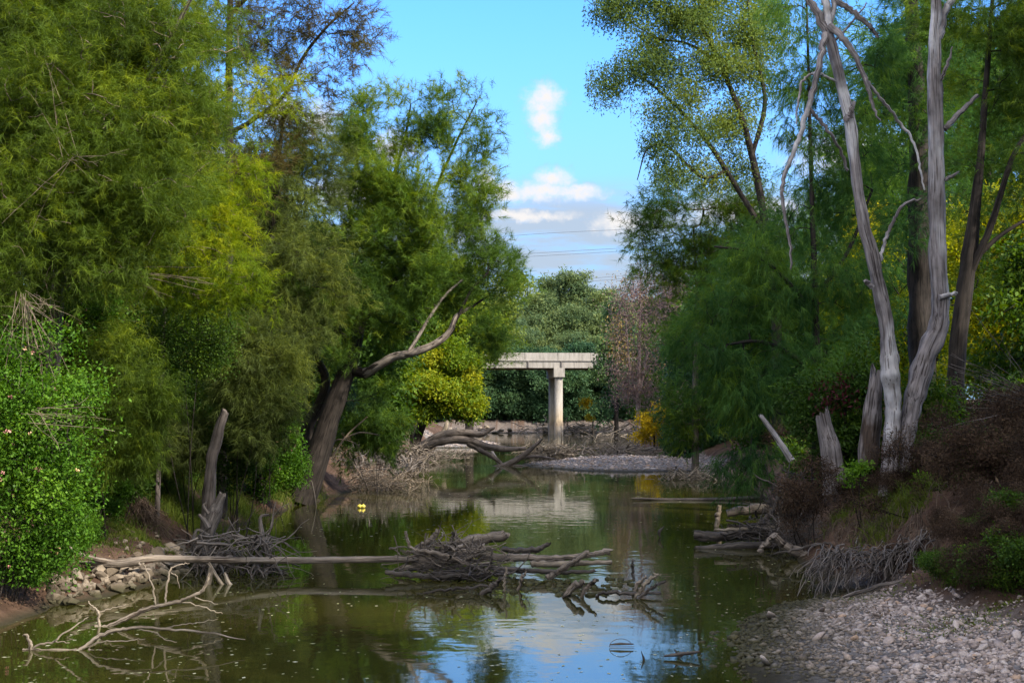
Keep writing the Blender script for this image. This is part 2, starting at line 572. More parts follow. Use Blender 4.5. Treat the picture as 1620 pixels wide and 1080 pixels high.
def concrete_mat():
    m, nt, out = new_mat('concrete')
    tc = nt.nodes.new('ShaderNodeTexCoord')
    geo = nt.nodes.new('ShaderNodeNewGeometry')
    mp = nt.nodes.new('ShaderNodeMapping'); mp.inputs['Scale'].default_value = (2.2, 2.2, .25)
    nt.links.new(geo.outputs['Position'], mp.inputs[0])
    n = nt.nodes.new('ShaderNodeTexNoise')
    n.inputs['Scale'].default_value = 1.6; n.inputs['Detail'].default_value = 7; n.inputs['Roughness'].default_value = .7
    nt.links.new(mp.outputs[0], n.inputs['Vector'])
    col = ramp(nt, n.outputs[0], [(.3, (.14, .13, .12)), (.52, (.265, .25, .235)), (.75, (.34, .32, .305))])
    sx = nt.nodes.new('ShaderNodeSeparateXYZ'); nt.links.new(geo.outputs['Position'], sx.inputs[0])
    # flood stain: ochre up to about 3 m, darker silt band at the foot
    ml = nt.nodes.new('ShaderNodeMath'); ml.operation = 'MULTIPLY_ADD'
    nt.links.new(n.outputs[0], ml.inputs[0]); ml.inputs[1].default_value = 1.4
    nt.links.new(sx.outputs[2], ml.inputs[2])
    st = ramp(nt, ml.outputs[0], [(0, (.42, .37, .33))])
    r = nt.nodes.new('ShaderNodeMapRange'); r.inputs['From Min'].default_value = 0; r.inputs['From Max'].default_value = 8
    nt.links.new(ml.outputs[0], r.inputs['Value'])
    st = ramp(nt, r.outputs[0], [(.0, (.62, .56, .50)), (.22, (.62, .55, .48)), (.25, (.62, .50, .38)), (.34, (.95, .80, .58)), (.62, (1, .98, .95))])
    mx = nt.nodes.new('ShaderNodeMix'); mx.data_type = 'RGBA'; mx.blend_type = 'MULTIPLY'; mx.inputs[0].default_value = 1
    nt.links.new(col, mx.inputs[6]); nt.links.new(st, mx.inputs[7])
    pb = nt.nodes.new('ShaderNodeBsdfPrincipled'); pb.inputs['Roughness'].default_value = .9
    nt.links.new(mx.outputs[2], pb.inputs['Base Color'])
    b = nt.nodes.new('ShaderNodeBump'); b.inputs['Strength'].default_value = .2
    nt.links.new(n.outputs[0], b.inputs['Height']); nt.links.new(b.outputs[0], pb.inputs['Normal'])
    nt.links.new(pb.outputs[0], out.inputs['Surface'])
    return m


def ground_mat():
    m, nt, out = new_mat('earth')
    geo = nt.nodes.new('ShaderNodeNewGeometry')
    def nz(sc, det=8, sq=(1, 1, 1)):
        mp = nt.nodes.new('ShaderNodeMapping'); mp.inputs['Scale'].default_value = sq
        nt.links.new(geo.outputs['Position'], mp.inputs[0])
        n = nt.nodes.new('ShaderNodeTexNoise'); n.inputs['Scale'].default_value = sc
        n.inputs['Detail'].default_value = det; n.inputs['Roughness'].default_value = .68
        nt.links.new(mp.outputs[0], n.inputs['Vector'])
        return n.outputs[0]
    a, b_ = nz(1.3), nz(9.0)
    soil = ramp(nt, a, [(.3, (.030, .018, .012)), (.5, (.075, .045, .031)), (.7, (.135, .088, .064))])
    at = nt.nodes.new('ShaderNodeAttribute'); at.attribute_name = 'tint'
    vo = nt.nodes.new('ShaderNodeTexVoronoi'); vo.inputs['Scale'].default_value = 13
    nt.links.new(geo.outputs['Position'], vo.inputs['Vector'])
    hsv = nt.nodes.new('ShaderNodeSeparateColor'); nt.links.new(vo.outputs['Color'], hsv.inputs[0])
    grav = ramp(nt, hsv.outputs[0], [(0, (.06, .05, .045)), (.5, (.15, .135, .13)), (1, (.25, .23, .225))])
    mx = nt.nodes.new('ShaderNodeMix'); mx.data_type = 'RGBA'
    nt.links.new(at.outputs['Fac'], mx.inputs[0]); nt.links.new(soil, mx.inputs[6]); nt.links.new(grav, mx.inputs[7])
    sx = nt.nodes.new('ShaderNodeSeparateXYZ'); nt.links.new(geo.outputs['Position'], sx.inputs[0])
    mr = nt.nodes.new('ShaderNodeMapRange'); mr.inputs['From Min'].default_value = .02; mr.inputs['From Max'].default_value = .12
    nt.links.new(sx.outputs[2], mr.inputs['Value'])
    m2 = nt.nodes.new('ShaderNodeMix'); m2.data_type = 'RGBA'
    m2.inputs[6].default_value = (.03, .026, .015, 1)
    nt.links.new(mr.outputs[0], m2.inputs[0]); nt.links.new(mx.outputs[2], m2.inputs[7])
    pb = nt.nodes.new('ShaderNodeBsdfPrincipled'); pb.inputs['Roughness'].default_value = .95
    pb.inputs['Specular IOR Level'].default_value = .15
    nt.links.new(m2.outputs[2], pb.inputs['Base Color'])
    ad = nt.nodes.new('ShaderNodeMath'); ad.operation = 'MULTIPLY_ADD'
    nt.links.new(b_, ad.inputs[0]); ad.inputs[1].default_value = .5; nt.links.new(a, ad.inputs[2])
    b = nt.nodes.new('ShaderNodeBump'); b.inputs['Strength'].default_value = .9; b.inputs['Distance'].default_value = .12
    nt.links.new(ad.outputs[0], b.inputs['Height']); nt.links.new(b.outputs[0], pb.inputs['Normal'])
    nt.links.new(pb.outputs[0], out.inputs['Surface'])
    return m


def water_mat():
    m, nt, out = new_mat('river_water')
    geo = nt.nodes.new('ShaderNodeNewGeometry')
    def nz(sc, sq, det=3):
        mp = nt.nodes.new('ShaderNodeMapping'); mp.inputs['Scale'].default_value = sq
        nt.links.new(geo.outputs['Position'], mp.inputs[0])
        n = nt.nodes.new('ShaderNodeTexNoise'); n.inputs['Scale'].default_value = sc
        n.inputs['Detail'].default_value = det
        nt.links.new(mp.outputs[0], n.inputs['Vector'])
        return n.outputs[0]
    a = nz(2.2, (1, .8, 1), 2)
    c = nz(.35, (1, .6, 1), 2)
    calm = nt.nodes.new('ShaderNodeMapRange'); calm.inputs['From Min'].default_value = .40; calm.inputs['From Max'].default_value = .68
    calm.inputs['To Min'].default_value = .25; calm.inputs['To Max'].default_value = 1.0
    nt.links.new(c, calm.inputs['Value'])
    mul = nt.nodes.new('ShaderNodeMath'); mul.operation = 'MULTIPLY'
    nt.links.new(a, mul.inputs[0]); nt.links.new(calm.outputs[0], mul.inputs[1])
    b = nt.nodes.new('ShaderNodeBump'); b.inputs['Strength'].default_value = 1.0; b.inputs['Distance'].default_value = .0075
    nt.links.new(mul.outputs[0], b.inputs['Height'])
    body = ramp(nt, c, [(.35, (.024, .025, .005)), (.7, (.040, .036, .009))])
    df = nt.nodes.new('ShaderNodeBsdfDiffuse'); nt.links.new(body, df.inputs['Color'])
    gl = nt.nodes.new('ShaderNodeBsdfGlossy'); gl.inputs['Roughness'].default_value = .035
    gl.inputs['Color'].default_value = (.93, .95, .93, 1)
    nt.links.new(b.outputs[0], gl.inputs['Normal'])
    fr = nt.nodes.new('ShaderNodeFresnel'); fr.inputs['IOR'].default_value = 2.35
    nt.links.new(b.outputs[0], fr.inputs['Normal'])
    mx = nt.nodes.new('ShaderNodeMixShader')
    nt.links.new(fr.outputs[0], mx.inputs[0]); nt.links.new(df.outputs[0], mx.inputs[1]); nt.links.new(gl.outputs[0], mx.inputs[2])
    nt.links.new(mx.outputs[0], out.inputs['Surface'])
    return m


def plain_mat(name, col, rough=.7):
    m, nt, out = new_mat(name)
    geo = nt.nodes.new('ShaderNodeNewGeometry')
    n = nt.nodes.new('ShaderNodeTexNoise'); n.inputs['Scale'].default_value = 6
    nt.links.new(geo.outputs['Position'], n.inputs['Vector'])
    c = ramp(nt, n.outputs[0], [(.3, tuple(k * .8 for k in col)), (.7, tuple(min(1, k * 1.1) for k in col))])
    pb = nt.nodes.new('ShaderNodeBsdfPrincipled'); pb.inputs['Roughness'].default_value = rough
    nt.links.new(c, pb.inputs['Base Color'])
    nt.links.new(pb.outputs[0], out.inputs['Surface'])
    return m


LM = {
    'olive': leaf_mat('sheoak_needles_olive', (.038, .064, .010), (.086, .140, .016), (.195, .25, .018), .4),
    'lime': leaf_mat('sheoak_needles_lime', (.065, .115, .008), (.150, .225, .009), (.30, .33, .012), .45),
    'dull': leaf_mat('sheoak_needles_dull', (.036, .050, .014), (.074, .102, .022), (.135, .165, .026), .35),
    'brown': leaf_mat('sheoak_needles_brownish', (.045, .036, .014), (.085, .070, .020), (.13, .125, .022), .35),
    'lean': leaf_mat('sheoak_needles_fresh', (.032, .068, .014), (.074, .138, .020), (.19, .255, .022), .4),
    'deep': leaf_mat('sheoak_needles_deep', (.024, .068, .020), (.062, .140, .030), (.145, .235, .030), .45),
    'euc': leaf_mat('gum_leaves', (.060, .100, .032), (.115, .170, .040), (.20, .235, .040), .45, .6),
    'yellow': leaf_mat('autumn_yellow_leaves', (.048, .100, .012), (.115, .185, .014), (.33, .32, .014), .4),
    'gold': leaf_mat('golden_leaves', (.14, .13, .008), (.33, .25, .010), (.52, .36, .012), .45),
    'back': leaf_mat('sunny_scrub_leaves', (.070, .110, .008), (.19, .235, .012), (.42, .38, .014), .55),
    'lantana': leaf_mat('lantana_leaves', (.026, .062, .008), (.062, .150, .014), (.13, .25, .022), .35, .45),
    'scrub': leaf_mat('scrub_leaves', (.024, .052, .010), (.052, .108, .014), (.11, .175, .018), .35, .5),
    'far': leaf_mat('distant_leaves', (.040, .075, .036), (.075, .118, .050), (.135, .170, .054), .3),
    'shade': leaf_mat('blue_green_leaves', (.020, .052, .026), (.042, .090, .040), (.080, .130, .042), .3),
    'mauve': leaf_mat('seed_pods_and_dry_leaves', (.10, .068, .070), (.18, .125, .115), (.33, .25, .05), .3),
    'weed': leaf_mat('dead_weed_leaves', (.030, .020, .013), (.068, .043, .028), (.13, .09, .055), .2, .8),
    'red': leaf_mat('dark_red_leaves', (.030, .008, .010), (.060, .012, .016), (.10, .025, .025), .3),
    'grass': leaf_mat('grass_blades', (.035, .060, .010), (.075, .110, .016), (.15, .17, .03), .3),
    'flower': leaf_mat('lantana_flowers', (.55, .22, .25), (.65, .35, .30), (.70, .55, .25), .2),
    'speck': leaf_mat('floating_bits', (.12, .13, .06), (.26, .28, .15), (.42, .42, .30), 0),
}
BM = {
    'dark': bark_mat('rough_dark_bark', (.011, .009, .008), (.038, .031, .027)),
    'grey': bark_mat('grey_bark', (.050, .042, .038), (.145, .122, .11)),
    'pale': bark_mat('pale_limb_bark', (.10, .082, .070), (.30, .26, .235)),
    'dead': bark_mat('weathered_dead_wood', (.085, .072, .072), (.30, .27, .27), (17, 17, 1.2), 1.0, ((.34, .325, .33), .8, .50)),
    'drift': bark_mat('driftwood', (.065, .053, .044), (.25, .21, .175), (22, 22, 1.6), .9),
    'driftpale': bark_mat('bleached_driftwood', (.10, .082, .064), (.29, .245, .195), (22, 22, 1.8), .7),
    'wet': bark_mat('wet_dark_wood', (.022, .019, .017), (.095, .080, .070), (16, 16, 1.4), .9, rough=.6),
    'twig': bark_mat('twigs', (.10, .08, .058), (.26, .205, .155), (30, 30, 3), .3),
    'mauve': bark_mat('mauve_twigs', (.13, .10, .10), (.27, .22, .22), (30, 30, 3), .3),
    'root': bark_mat('grey_roots', (.052, .045, .041), (.19, .165, .15), (25, 25, 2), .5),
    'brown': bark_mat('brown_root_fibre', (.050, .036, .028), (.20, .145, .11), (25, 25, 2), .5),
    'rot': bark_mat('rotten_stump_wood', (.06, .05, .048), (.31, .275, .27), (20, 20, 1.0), 1.0, ((.05, .036, .028), 1.6, .56)),
}
M_ROCK = stone_mat('bank_rock', [(0, (.085, .066, .048)), (.5, (.15, .122, .092)), (1, (.23, .19, .15))], 7, .8)
M_PEB = stone_mat('river_pebbles', [(0, (.10, .08, .072)), (.3, (.22, .175, .155)), (.6, (.34, .28, .255)), (.85, (.46, .40, .375)), (1, (.36, .25, .18))], 22, .4)
M_CON = concrete_mat()

# ------------------------------------------------------------------ ground and water
def build_ground():
    xs = np.unique(np.concatenate((-np.geomspace(24, 1500, 22)[::-1], np.arange(-24, 24.01, .25), np.geomspace(24.3, 1500, 22))))
    ys = np.unique(np.concatenate((np.arange(-60, 8, 3.), np.arange(8, 48, .22), np.arange(48, 110, .8), np.geomspace(110, 3000, 60))))
    X, Y = np.meshgrid(xs, ys)
    Z = H(X, Y)
    nx, ny = len(xs), len(ys)
    xr = np.interp(Y, RY, RX)
    led = np.interp(Y, [0, 14, 17, 20, 22, 24], [4.6, 4.3, 3.4, 1.6, .5, 0.])
    t = X - xr
    w = np.clip((led + .5 - t) / .6, 0, 1) * np.clip((t + 1.5) / .5, 0, 1) * (Y < 23.5)
    tong = ((((X - 7.0) / 6.3) ** 2 + ((Y - 74) / 9.5) ** 2) < 1.05) & (Z < .55)
    spit = (((X + 5.0) / 4.2) ** 2 + ((Y - 118) / 10.) ** 2) < 1.0
    w = np.maximum(w, (tong | spit) * 1.0)
    w = np.maximum(w, ((Y > 180) & (Z < 1.8)) * .6)
    mb = MB()
    i = (np.arange(ny - 1)[:, None] * nx + np.arange(nx - 1)[None, :]).ravel()
    mb.add(np.stack((X, Y, Z), -1).reshape(-1, 3), np.stack((i, i + 1, i + nx + 1, i + nx), -1), w.ravel())
    tag(mb.build('ground', ground_mat()), kind='structure')


build_ground()
_w = MB()
_w.add([(-60, -60, 0), (60, -60, 0), (60, 260, 0), (-60, 260, 0)], [(0, 1, 2, 3)])
tag(_w.build('water', water_mat()), kind='structure')


# ------------------------------------------------------------------ foliage makers
def needles(mb, tips, dirs, m, k, L, nl, nw, spread, droop, tint, up=0.15, fan=0.55, r=None):
    """wispy she-oak foliage: m sprigs at every tip, k thin needles on each sprig"""
    r = r or rng
    n = len(tips)
    if n == 0:
        return
    o = np.repeat(tips, m, 0) + r.normal(0, spread, (n * m, 3))
    d = unit(np.repeat(dirs, m, 0) * .8 + r.normal(0, .5, (n * m, 3)) + np.array((0, 0, up)))
    t = np.clip(np.repeat(tint + r.normal(0, .10, n), m) + r.normal(0, .12, n * m), 0, 1)
    ls = L * r.uniform(.6, 1.3, n * m)
    N = n * m * k
    u = r.random(N)
    o2 = np.repeat(o, k, 0) + np.repeat(d * ls[:, None], k, 0) * u[:, None]
    d2 = unit(np.repeat(d, k, 0) * .8 + r.normal(0, fan, (N, 3)) - np.array((0, 0, droop)))
    l = nl * r.uniform(.6, 1.35, N)
    side = unit(np.cross(d2, r.normal(0, 1, (N, 3))))
    w = nw * r.uniform(.7, 1.3, N) * .5
    V = np.stack((o2 - side * w[:, None], o2 + side * w[:, None], o2 + d2 * l[:, None] - np.array((0, 0, 1.)) * (l * droop * .25)[:, None]), 1).reshape(-1, 3)
    tt = np.clip(np.repeat(t, k) + r.normal(0, .06, N), 0, 1)
    mb.add(V, np.arange(N * 3).reshape(-1, 3), np.repeat(tt, 3))


def leaves(mb, tips, dirs, k, L, W, spread, tint, hang=0.2, flat=0.3, r=None):
    """broad leaves: k blades scattered about every tip"""
    r = r or rng
    n = len(tips)
    if n == 0:
        return
    N = n * k
    o = np.repeat(tips, k, 0) + np.clip(r.normal(0, 1, (N, 3)), -1.5, 1.5) * (spread if np.ndim(spread) else np.array((spread, spread, spread * .8)))
    d = unit(np.repeat(dirs, k, 0) * .3 + r.normal(0, .8, (N, 3)) - np.array((0, 0, hang)))
    nrm = r.normal(0, 1, (N, 3)) + np.array((0, 0, flat * 3))
    s = unit(np.cross(d, nrm))
    l = (L * r.uniform(.45, 1.5, N))[:, None]
    w = (W * r.uniform(.7, 1.25, N))[:, None] * .5
    c = o + d * l * .45
    V = np.stack((o, c + s * w, o + d * l, c - s * w), 1).reshape(-1, 3)
    t = np.clip(np.repeat(np.clip(np.repeat(tint, k) + r.normal(0, .10, N), 0, 1), 4), 0, 1)
    mb.add(V, np.arange(N * 4).reshape(-1, 4), t)


def sample_lobes(lobes, r, per=6, w0=.15, w1=.34):
    """points inside the lobes, gathered in clumps so that the outline is uneven and gaps stay open"""
    pts, tn, ln = [], [], []
    for c, rad, n, tint in lobes:
        k = max(4, int(n / per))
        sq = unit(r.normal(0, 1, (k, 3))) * (r.random(k) ** .40)[:, None] * r.uniform(.75, 1.18, k)[:, None]
        st = r.normal(0, .15, k)
        w = r.uniform(w0, w1, k)
        i = r.integers(0, k, n)
        q = sq[i] + r.normal(0, 1, (n, 3)) * w[i][:, None] * (1, 1, .75)
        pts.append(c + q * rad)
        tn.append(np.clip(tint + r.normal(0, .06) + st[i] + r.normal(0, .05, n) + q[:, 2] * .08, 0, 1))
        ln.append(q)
    return np.concatenate(pts), np.concatenate(tn), np.concatenate(ln)


def grow(paths, att, r, up_pen=.7, min_frac=.25, bend=.25, twig_r=.008, expo=.42):
    """branches from the given trunk paths to all attractor points; returns [(points, radii)], tip directions"""
    nodes, rads, par = [], [], []
    skeleton = []
    for p in paths:
        c = catmull(p, 8)
        k0 = int(len(c) * min_frac)
        nodes.append(c[k0:, :3]); rads.append(c[k0:, 3])
        skeleton.append(c)
    pos = np.concatenate(nodes); cap = np.concatenate(rads)
    n0 = len(pos)
    dist = np.array([np.min(np.linalg.norm(pos - a, axis=1)) for a in att])
    order = np.argsort(dist)
    tot = n0 + 3 * len(att)
    POS = np.empty((tot, 3)); POS[:n0] = pos
    PAR = np.full(tot, -1); CNT = np.zeros(tot); CAP = np.empty(tot); CAP[:n0] = cap
    n = n0
    segs, tipdir = [], np.zeros_like(att)
    for ai in order:
        a = att[ai]
        q = POS[:n]
        dv = a - q
        dd = np.sqrt((dv ** 2).sum(1))
        cost = dd + up_pen * np.maximum(0, -dv[:, 2]) + np.where(np.arange(n) < n0, 0, .25 * dd)
        j = int(np.argmin(cost))
        b = q[j]
        v = a - b
        side = r.normal(0, 1, 3) * bend * np.linalg.norm(v) * .35
        side[2] += bend * np.linalg.norm(v[:2]) * .25
        m1, m2 = b + v * .35 + side * .8, b + v * .7 + side
        ids = []
        prev = j
        for w in (m1, m2, a):
            POS[n] = w; PAR[n] = prev; CAP[n] = CAP[j]
            prev = n; ids.append(n); n += 1
        segs.append((j, ids))
        tipdir[ai] = unit(a - m2 + unit(v) * .2)
    for i in range(n - 1, n0 - 1, -1):
        CNT[i] += 1 if CNT[i] == 0 else 0
        CNT[PAR[i]] += CNT[i]
    out = []
    for j, ids in segs:
        rr = twig_r * np.maximum(CNT[ids], 1) ** expo
        rr[-1] *= .55
        r0 = min(twig_r * max(CNT[ids[0]], 1) ** expo * 1.15, CAP[j] * .8 if j < n0 else 9)
        rr = np.minimum(rr, r0)
        out.append((np.vstack((POS[j], POS[ids])), np.concatenate(([r0], rr))))
    return skeleton, out, tipdir


TREES = 0
DENS = 2.1


def make_tree(name, label, cat, base, paths, lobes, leaf, bark='dark', kind='needle', m=5, k=26, L=.45, nl=.2, nw=.011,
              spread=.22, droop=.35, up=.15, group=None, lump=.12, sides=14, up_pen=.7, min_frac=.25, twig_r=.007, hang=.2, flat=.3,
              extra=None, twig_bark=None, thin=1.0, bend=.3, skip_branches=False, fan=.55, clump=(6, .15, .34)):
    global TREES
    TREES += 1
    r = np.random.default_rng(100 + TREES)
    base = np.asarray(base, float)
    root = thing(name, label, cat, base, group)
    lobes = [(c, rad, int(n * DENS) + 1, t) for c, rad, n, t in lobes]
    att, tn, q = sample_lobes(lobes, r, *clump)
    sk, br, td = grow(paths, att, r, up_pen, min_frac, bend, twig_r)
    tb = MB()
    for i, c in enumerate(sk):
        tb.tube(c[:, :3], c[:, 3], sides, .5, lump, True, .04, seed=TREES * 7 + i)
    bb = MB() if twig_bark else tb
    for pts, rad in br:
        if not skip_branches:
            bb.tube(catmull(pts, 2), np.interp(np.linspace(0, 1, 2 * 3 + 1), np.linspace(0, 1, 4), rad), 4 if rad[0] < .03 else 7, r.uniform(.35, .7), 0, False)
    if extra:
        for pts, rad in extra:
            tb.tube(pts, rad, 8, .6, .1, True, seed=TREES)
    tb.build('trunk', BM[bark], root, base)
    if twig_bark and not skip_branches:
        bb.build('twigs', BM[twig_bark], root, base)['kind'] = 'stuff'
    mb = MB()
    td = unit(td + q * .5)
    keep = r.random(len(att)) < thin
    if kind == 'needle':
        needles(mb, att[keep], td[keep], m, k, L, nl, nw, spread, droop, tn[keep], up, fan, r)
    else:
        leaves(mb, att[keep], td[keep], m * k, nl, nw, spread, tn[keep], hang, flat, r)
    mb.build('crown', LM[leaf], root, base, smooth=False)
    return root


def tpath(d, *pts):
    return path(d, *pts)


# ------------------------------------------------------------------ left bank trees
def gbase(px, d):
    p = P(px, 700, d)
    return np.array((p[0], p[1], Hs(p[0], p[1]) - .1))


def down(px, d, w):
    """a path start on the ground at pixel column px"""
    b = gbase(px, d)
    return np.append(b, w / 2 / S(d))


def tr(d, px0, w0, *pts):
    return np.vstack((down(px0, d, w0), path(d, *pts)))


def left_trees():
    # nearest she-oak, fills the top left corner
    d = 23
    b = gbase(70, d)
    p1 = tr(d, 70, 26, (85, 560, 24), (98, 380, 20), (100, 250, 17), (102, 90, 13), (108, -120, 9), (112, -330, 5))
    p2 = path(d, (98, 330, 13), (150, 240, 11, -.3), (210, 160, 9, -.6), (270, 60, 7, -.8), (330, -60, 5, -1))
    lb = [lobe(*a, d=d + o, dens=de, tint=t) for a, o, de, t in [
        ((60, 40, 120, 110), 0, .9, .35), ((190, 50, 120, 100), -.4, .9, .45), ((30, 210, 120, 110), -.6, .9, .38), ((160, 190, 130, 110), -1, .9, .42),
        ((270, 140, 90, 100), 0, .8, .5), ((80, 330, 130, 80), -1, .9, .35), ((210, 300, 110, 80), -.6, .9, .5), ((60, 430, 100, 55), -1.2, .8, .28),
        ((170, 410, 90, 50), -1, .8, .3), ((90, -90, 170, 90), 0, .6, .4), ((290, 40, 80, 90), .3, .6, .45), ((20, 110, 90, 90), 1.2, .7, .4), ((240, 220, 100, 80), 1, .7, .55)]]
    make_tree('she_oak', 'tall wispy she-oak with grey-green needles filling the top left corner', 'tree', b, [p1, p2], lb, 'olive', 'grey',
              m=8, k=36, L=.30, nl=.17, nw=.0082, spread=.23, droop=.35, up=.0, fan=.75, twig_bark='twig', twig_r=.0065)
    # lime coloured young she-oak
    d = 26
    p1 = tr(d + 2, 250, 9, (255, 600, 8, 2), (262, 450, 8, 1), (280, 330, 9), (310, 230, 6), (335, 130, 4))
    lb = [lobe(*a, d=d + o, dens=de, tint=t) for a, o, de, t in [
        ((320, 300, 60, 50), 0, .9, .55), ((300, 400, 95, 50), 0, .9, .5), ((360, 430, 50, 45), -.4, .9, .55), ((250, 330, 60, 50), .3, .8, .35),
        ((345, 180, 30, 45), .3, .5, .55), ((335, 350, 50, 40), -.5, .8, .65), ((390, 260, 26, 40), 0, .4, .6), ((225, 425, 50, 35), 0, .8, .4),
        ((380, 150, 40, 24), .4, .35, .7), ((370, 330, 30, 50), .3, .6, .6), ((440, 140, 30, 16), .5, .25, .8), ((270, 470, 60, 28), 0, .7, .4)]]
    make_tree('she_oak', 'bright lime-green she-oak lit by the sun in front of the dark slim trunk', 'tree', p1[0][:3], [p1], lb, 'lime', 'grey',
              m=8, k=34, L=.30, nl=.165, nw=.0090, spread=.21, droop=.3, up=.05, fan=.75, twig_bark='twig', twig_r=.0065)
    # tall slim dark trunk with open brownish crown against the sky
    d = 34
    p1 = tr(d, 352, 18, (356, 560, 16), (362, 380, 15), (363, 240, 13), (362, 100, 11), (366, -40, 9), (372, -200, 6), (376, -380, 3))
    p2 = path(d, (364, 210, 8), (400, 190, 7), (450, 150, 6), (480, 90, 5), (520, 40, 4), (560, 5, 2))
    p3 = path(d, (366, 20, 7), (410, -20, 6), (470, -60, 4), (520, -90, 2))
    lb = [lobe(*a, d=d + o, dens=de, tint=t) for a, o, de, t in [
        ((400, 50, 60, 70), 0, 1.1, .4), ((470, 40, 70, 60), 0, .9, .4), ((540, 60, 42, 45), 0, .8, .35), ((470, 130, 70, 40), .5, .9, .35), ((420, 180, 60, 45), .5, 1.0, .35),
        ((340, 60, 60, 70), .6, 1.0, .4), ((330, 150, 40, 60), .6, .9, .4), ((360, -80, 120, 60), 0, .5, .4), ((500, -60, 80, 40), 0, .5, .4), ((548, 100, 26, 30), 0, .6, .35),
        ((500, 150, 34, 26), .2, .7, .35), ((410, 290, 50, 50), .8, .9, .4), ((340, 260, 50, 60), 1.0, .9, .35), ((568, 30, 16, 16), 0, .9, .4)]]
    make_tree('she_oak', 'tall slim she-oak with a dark trunk and thin brownish crown against the sky', 'tree', p1[0][:3], [p1, p2, p3], lb, 'brown', 'dark',
              m=5, k=26, L=.42, nl=.22, nw=.012, spread=.2, droop=.15, up=.1, twig_r=.007)
    # dull olive she-oak between
    d = 38
    p1 = tr(d, 410, 22, (415, 640, 18), (425, 500, 15), (430, 380, 12), (440, 260, 8), (450, 180, 4))
    lb = [lobe(*a, d=d + o, dens=de, tint=t) for a, o, de, t in [
        ((450, 235, 55, 50), 0, 1.1, .5), ((430, 320, 60, 60), 0, 1.2, .45), ((470, 390, 60, 60), -.4, 1.2, .5), ((420, 440, 60, 55), -.5, 1.2, .4), ((500, 290, 50, 60), .3, 1.1, .55),
        ((460, 500, 60, 45), -.4, 1.2, .4), ((395, 520, 60, 50), -.4, 1.1, .35), ((505, 440, 40, 50), 0, 1.0, .5), ((430, 585, 50, 45), -.3, 1.1, .45), ((380, 380, 40, 60), .8, 1.0, .4), ((500, 210, 30, 34), .2, .9, .6), ((350, 480, 60, 60), 1, 1, .4)]]
    make_tree('she_oak', 'dull olive bushy she-oak standing left of the leaning trunk', 'tree', p1[0][:3], [p1], lb, 'dull', 'dark',
              m=7, k=34, L=.36, nl=.22, nw=.0115, spread=.26, droop=.35, up=.05, fan=.75, twig_r=.007)
    # the leaning she-oak over the water
    d = 42
    b = gbase(478, d)
    b = P(476, 792, 42)
    b[2] = min(b[2], 0.1)
    p1 = np.vstack((np.append(b, .50), path(d, (492, 752, 42), (508, 705, 36), (524, 655, 31), (542, 605, 28), (557, 560, 26), (568, 520, 20, .3), (583, 470, 15, .6), (600, 400, 10, .9), (615, 310, 7, .9), (640, 220, 4, .6), (650, 165, 2))))
    p2 = path(d, (558, 585, 18), (578, 590, 15, -.3), (597, 579, 13, -.6), (622, 565, 12, -.8), (652, 558, 11, -1), (686, 545, 10, -1), (712, 524, 9, -1), (722, 500, 6, -1), (748, 484, 4.5, -.6), (776, 464, 3.6, -.3), (800, 436, 2.6, 0), (825, 393, 1.6, 0))
    p3 = path(d, (646, 558, 6, -1), (664, 528, 5, -1), (682, 498, 4.5, -1), (705, 466, 4, -1), (735, 440, 3, -1))
    p4 = path(d, (560, 560, 16), (548, 540, 14), (536, 528, 12), (534, 515, 9), (544, 508, 7))
    p5 = path(d, (575, 505, 12, .5), (615, 455, 9, 1), (665, 390, 7, 1), (690, 300, 5, .8), (722, 225, 3.5, .4), (755, 160, 2))
    p6 = path(d, (583, 470, 9, .8), (562, 400, 7, 1.2), (553, 320, 5, 1.2), (570, 230, 3.5, .8), (575, 160, 2, .4))
    p7 = path(d, (712, 524, 6, -1), (722, 505, 5.5, -1), (748, 455, 5, -1), (772, 432, 4, -1))
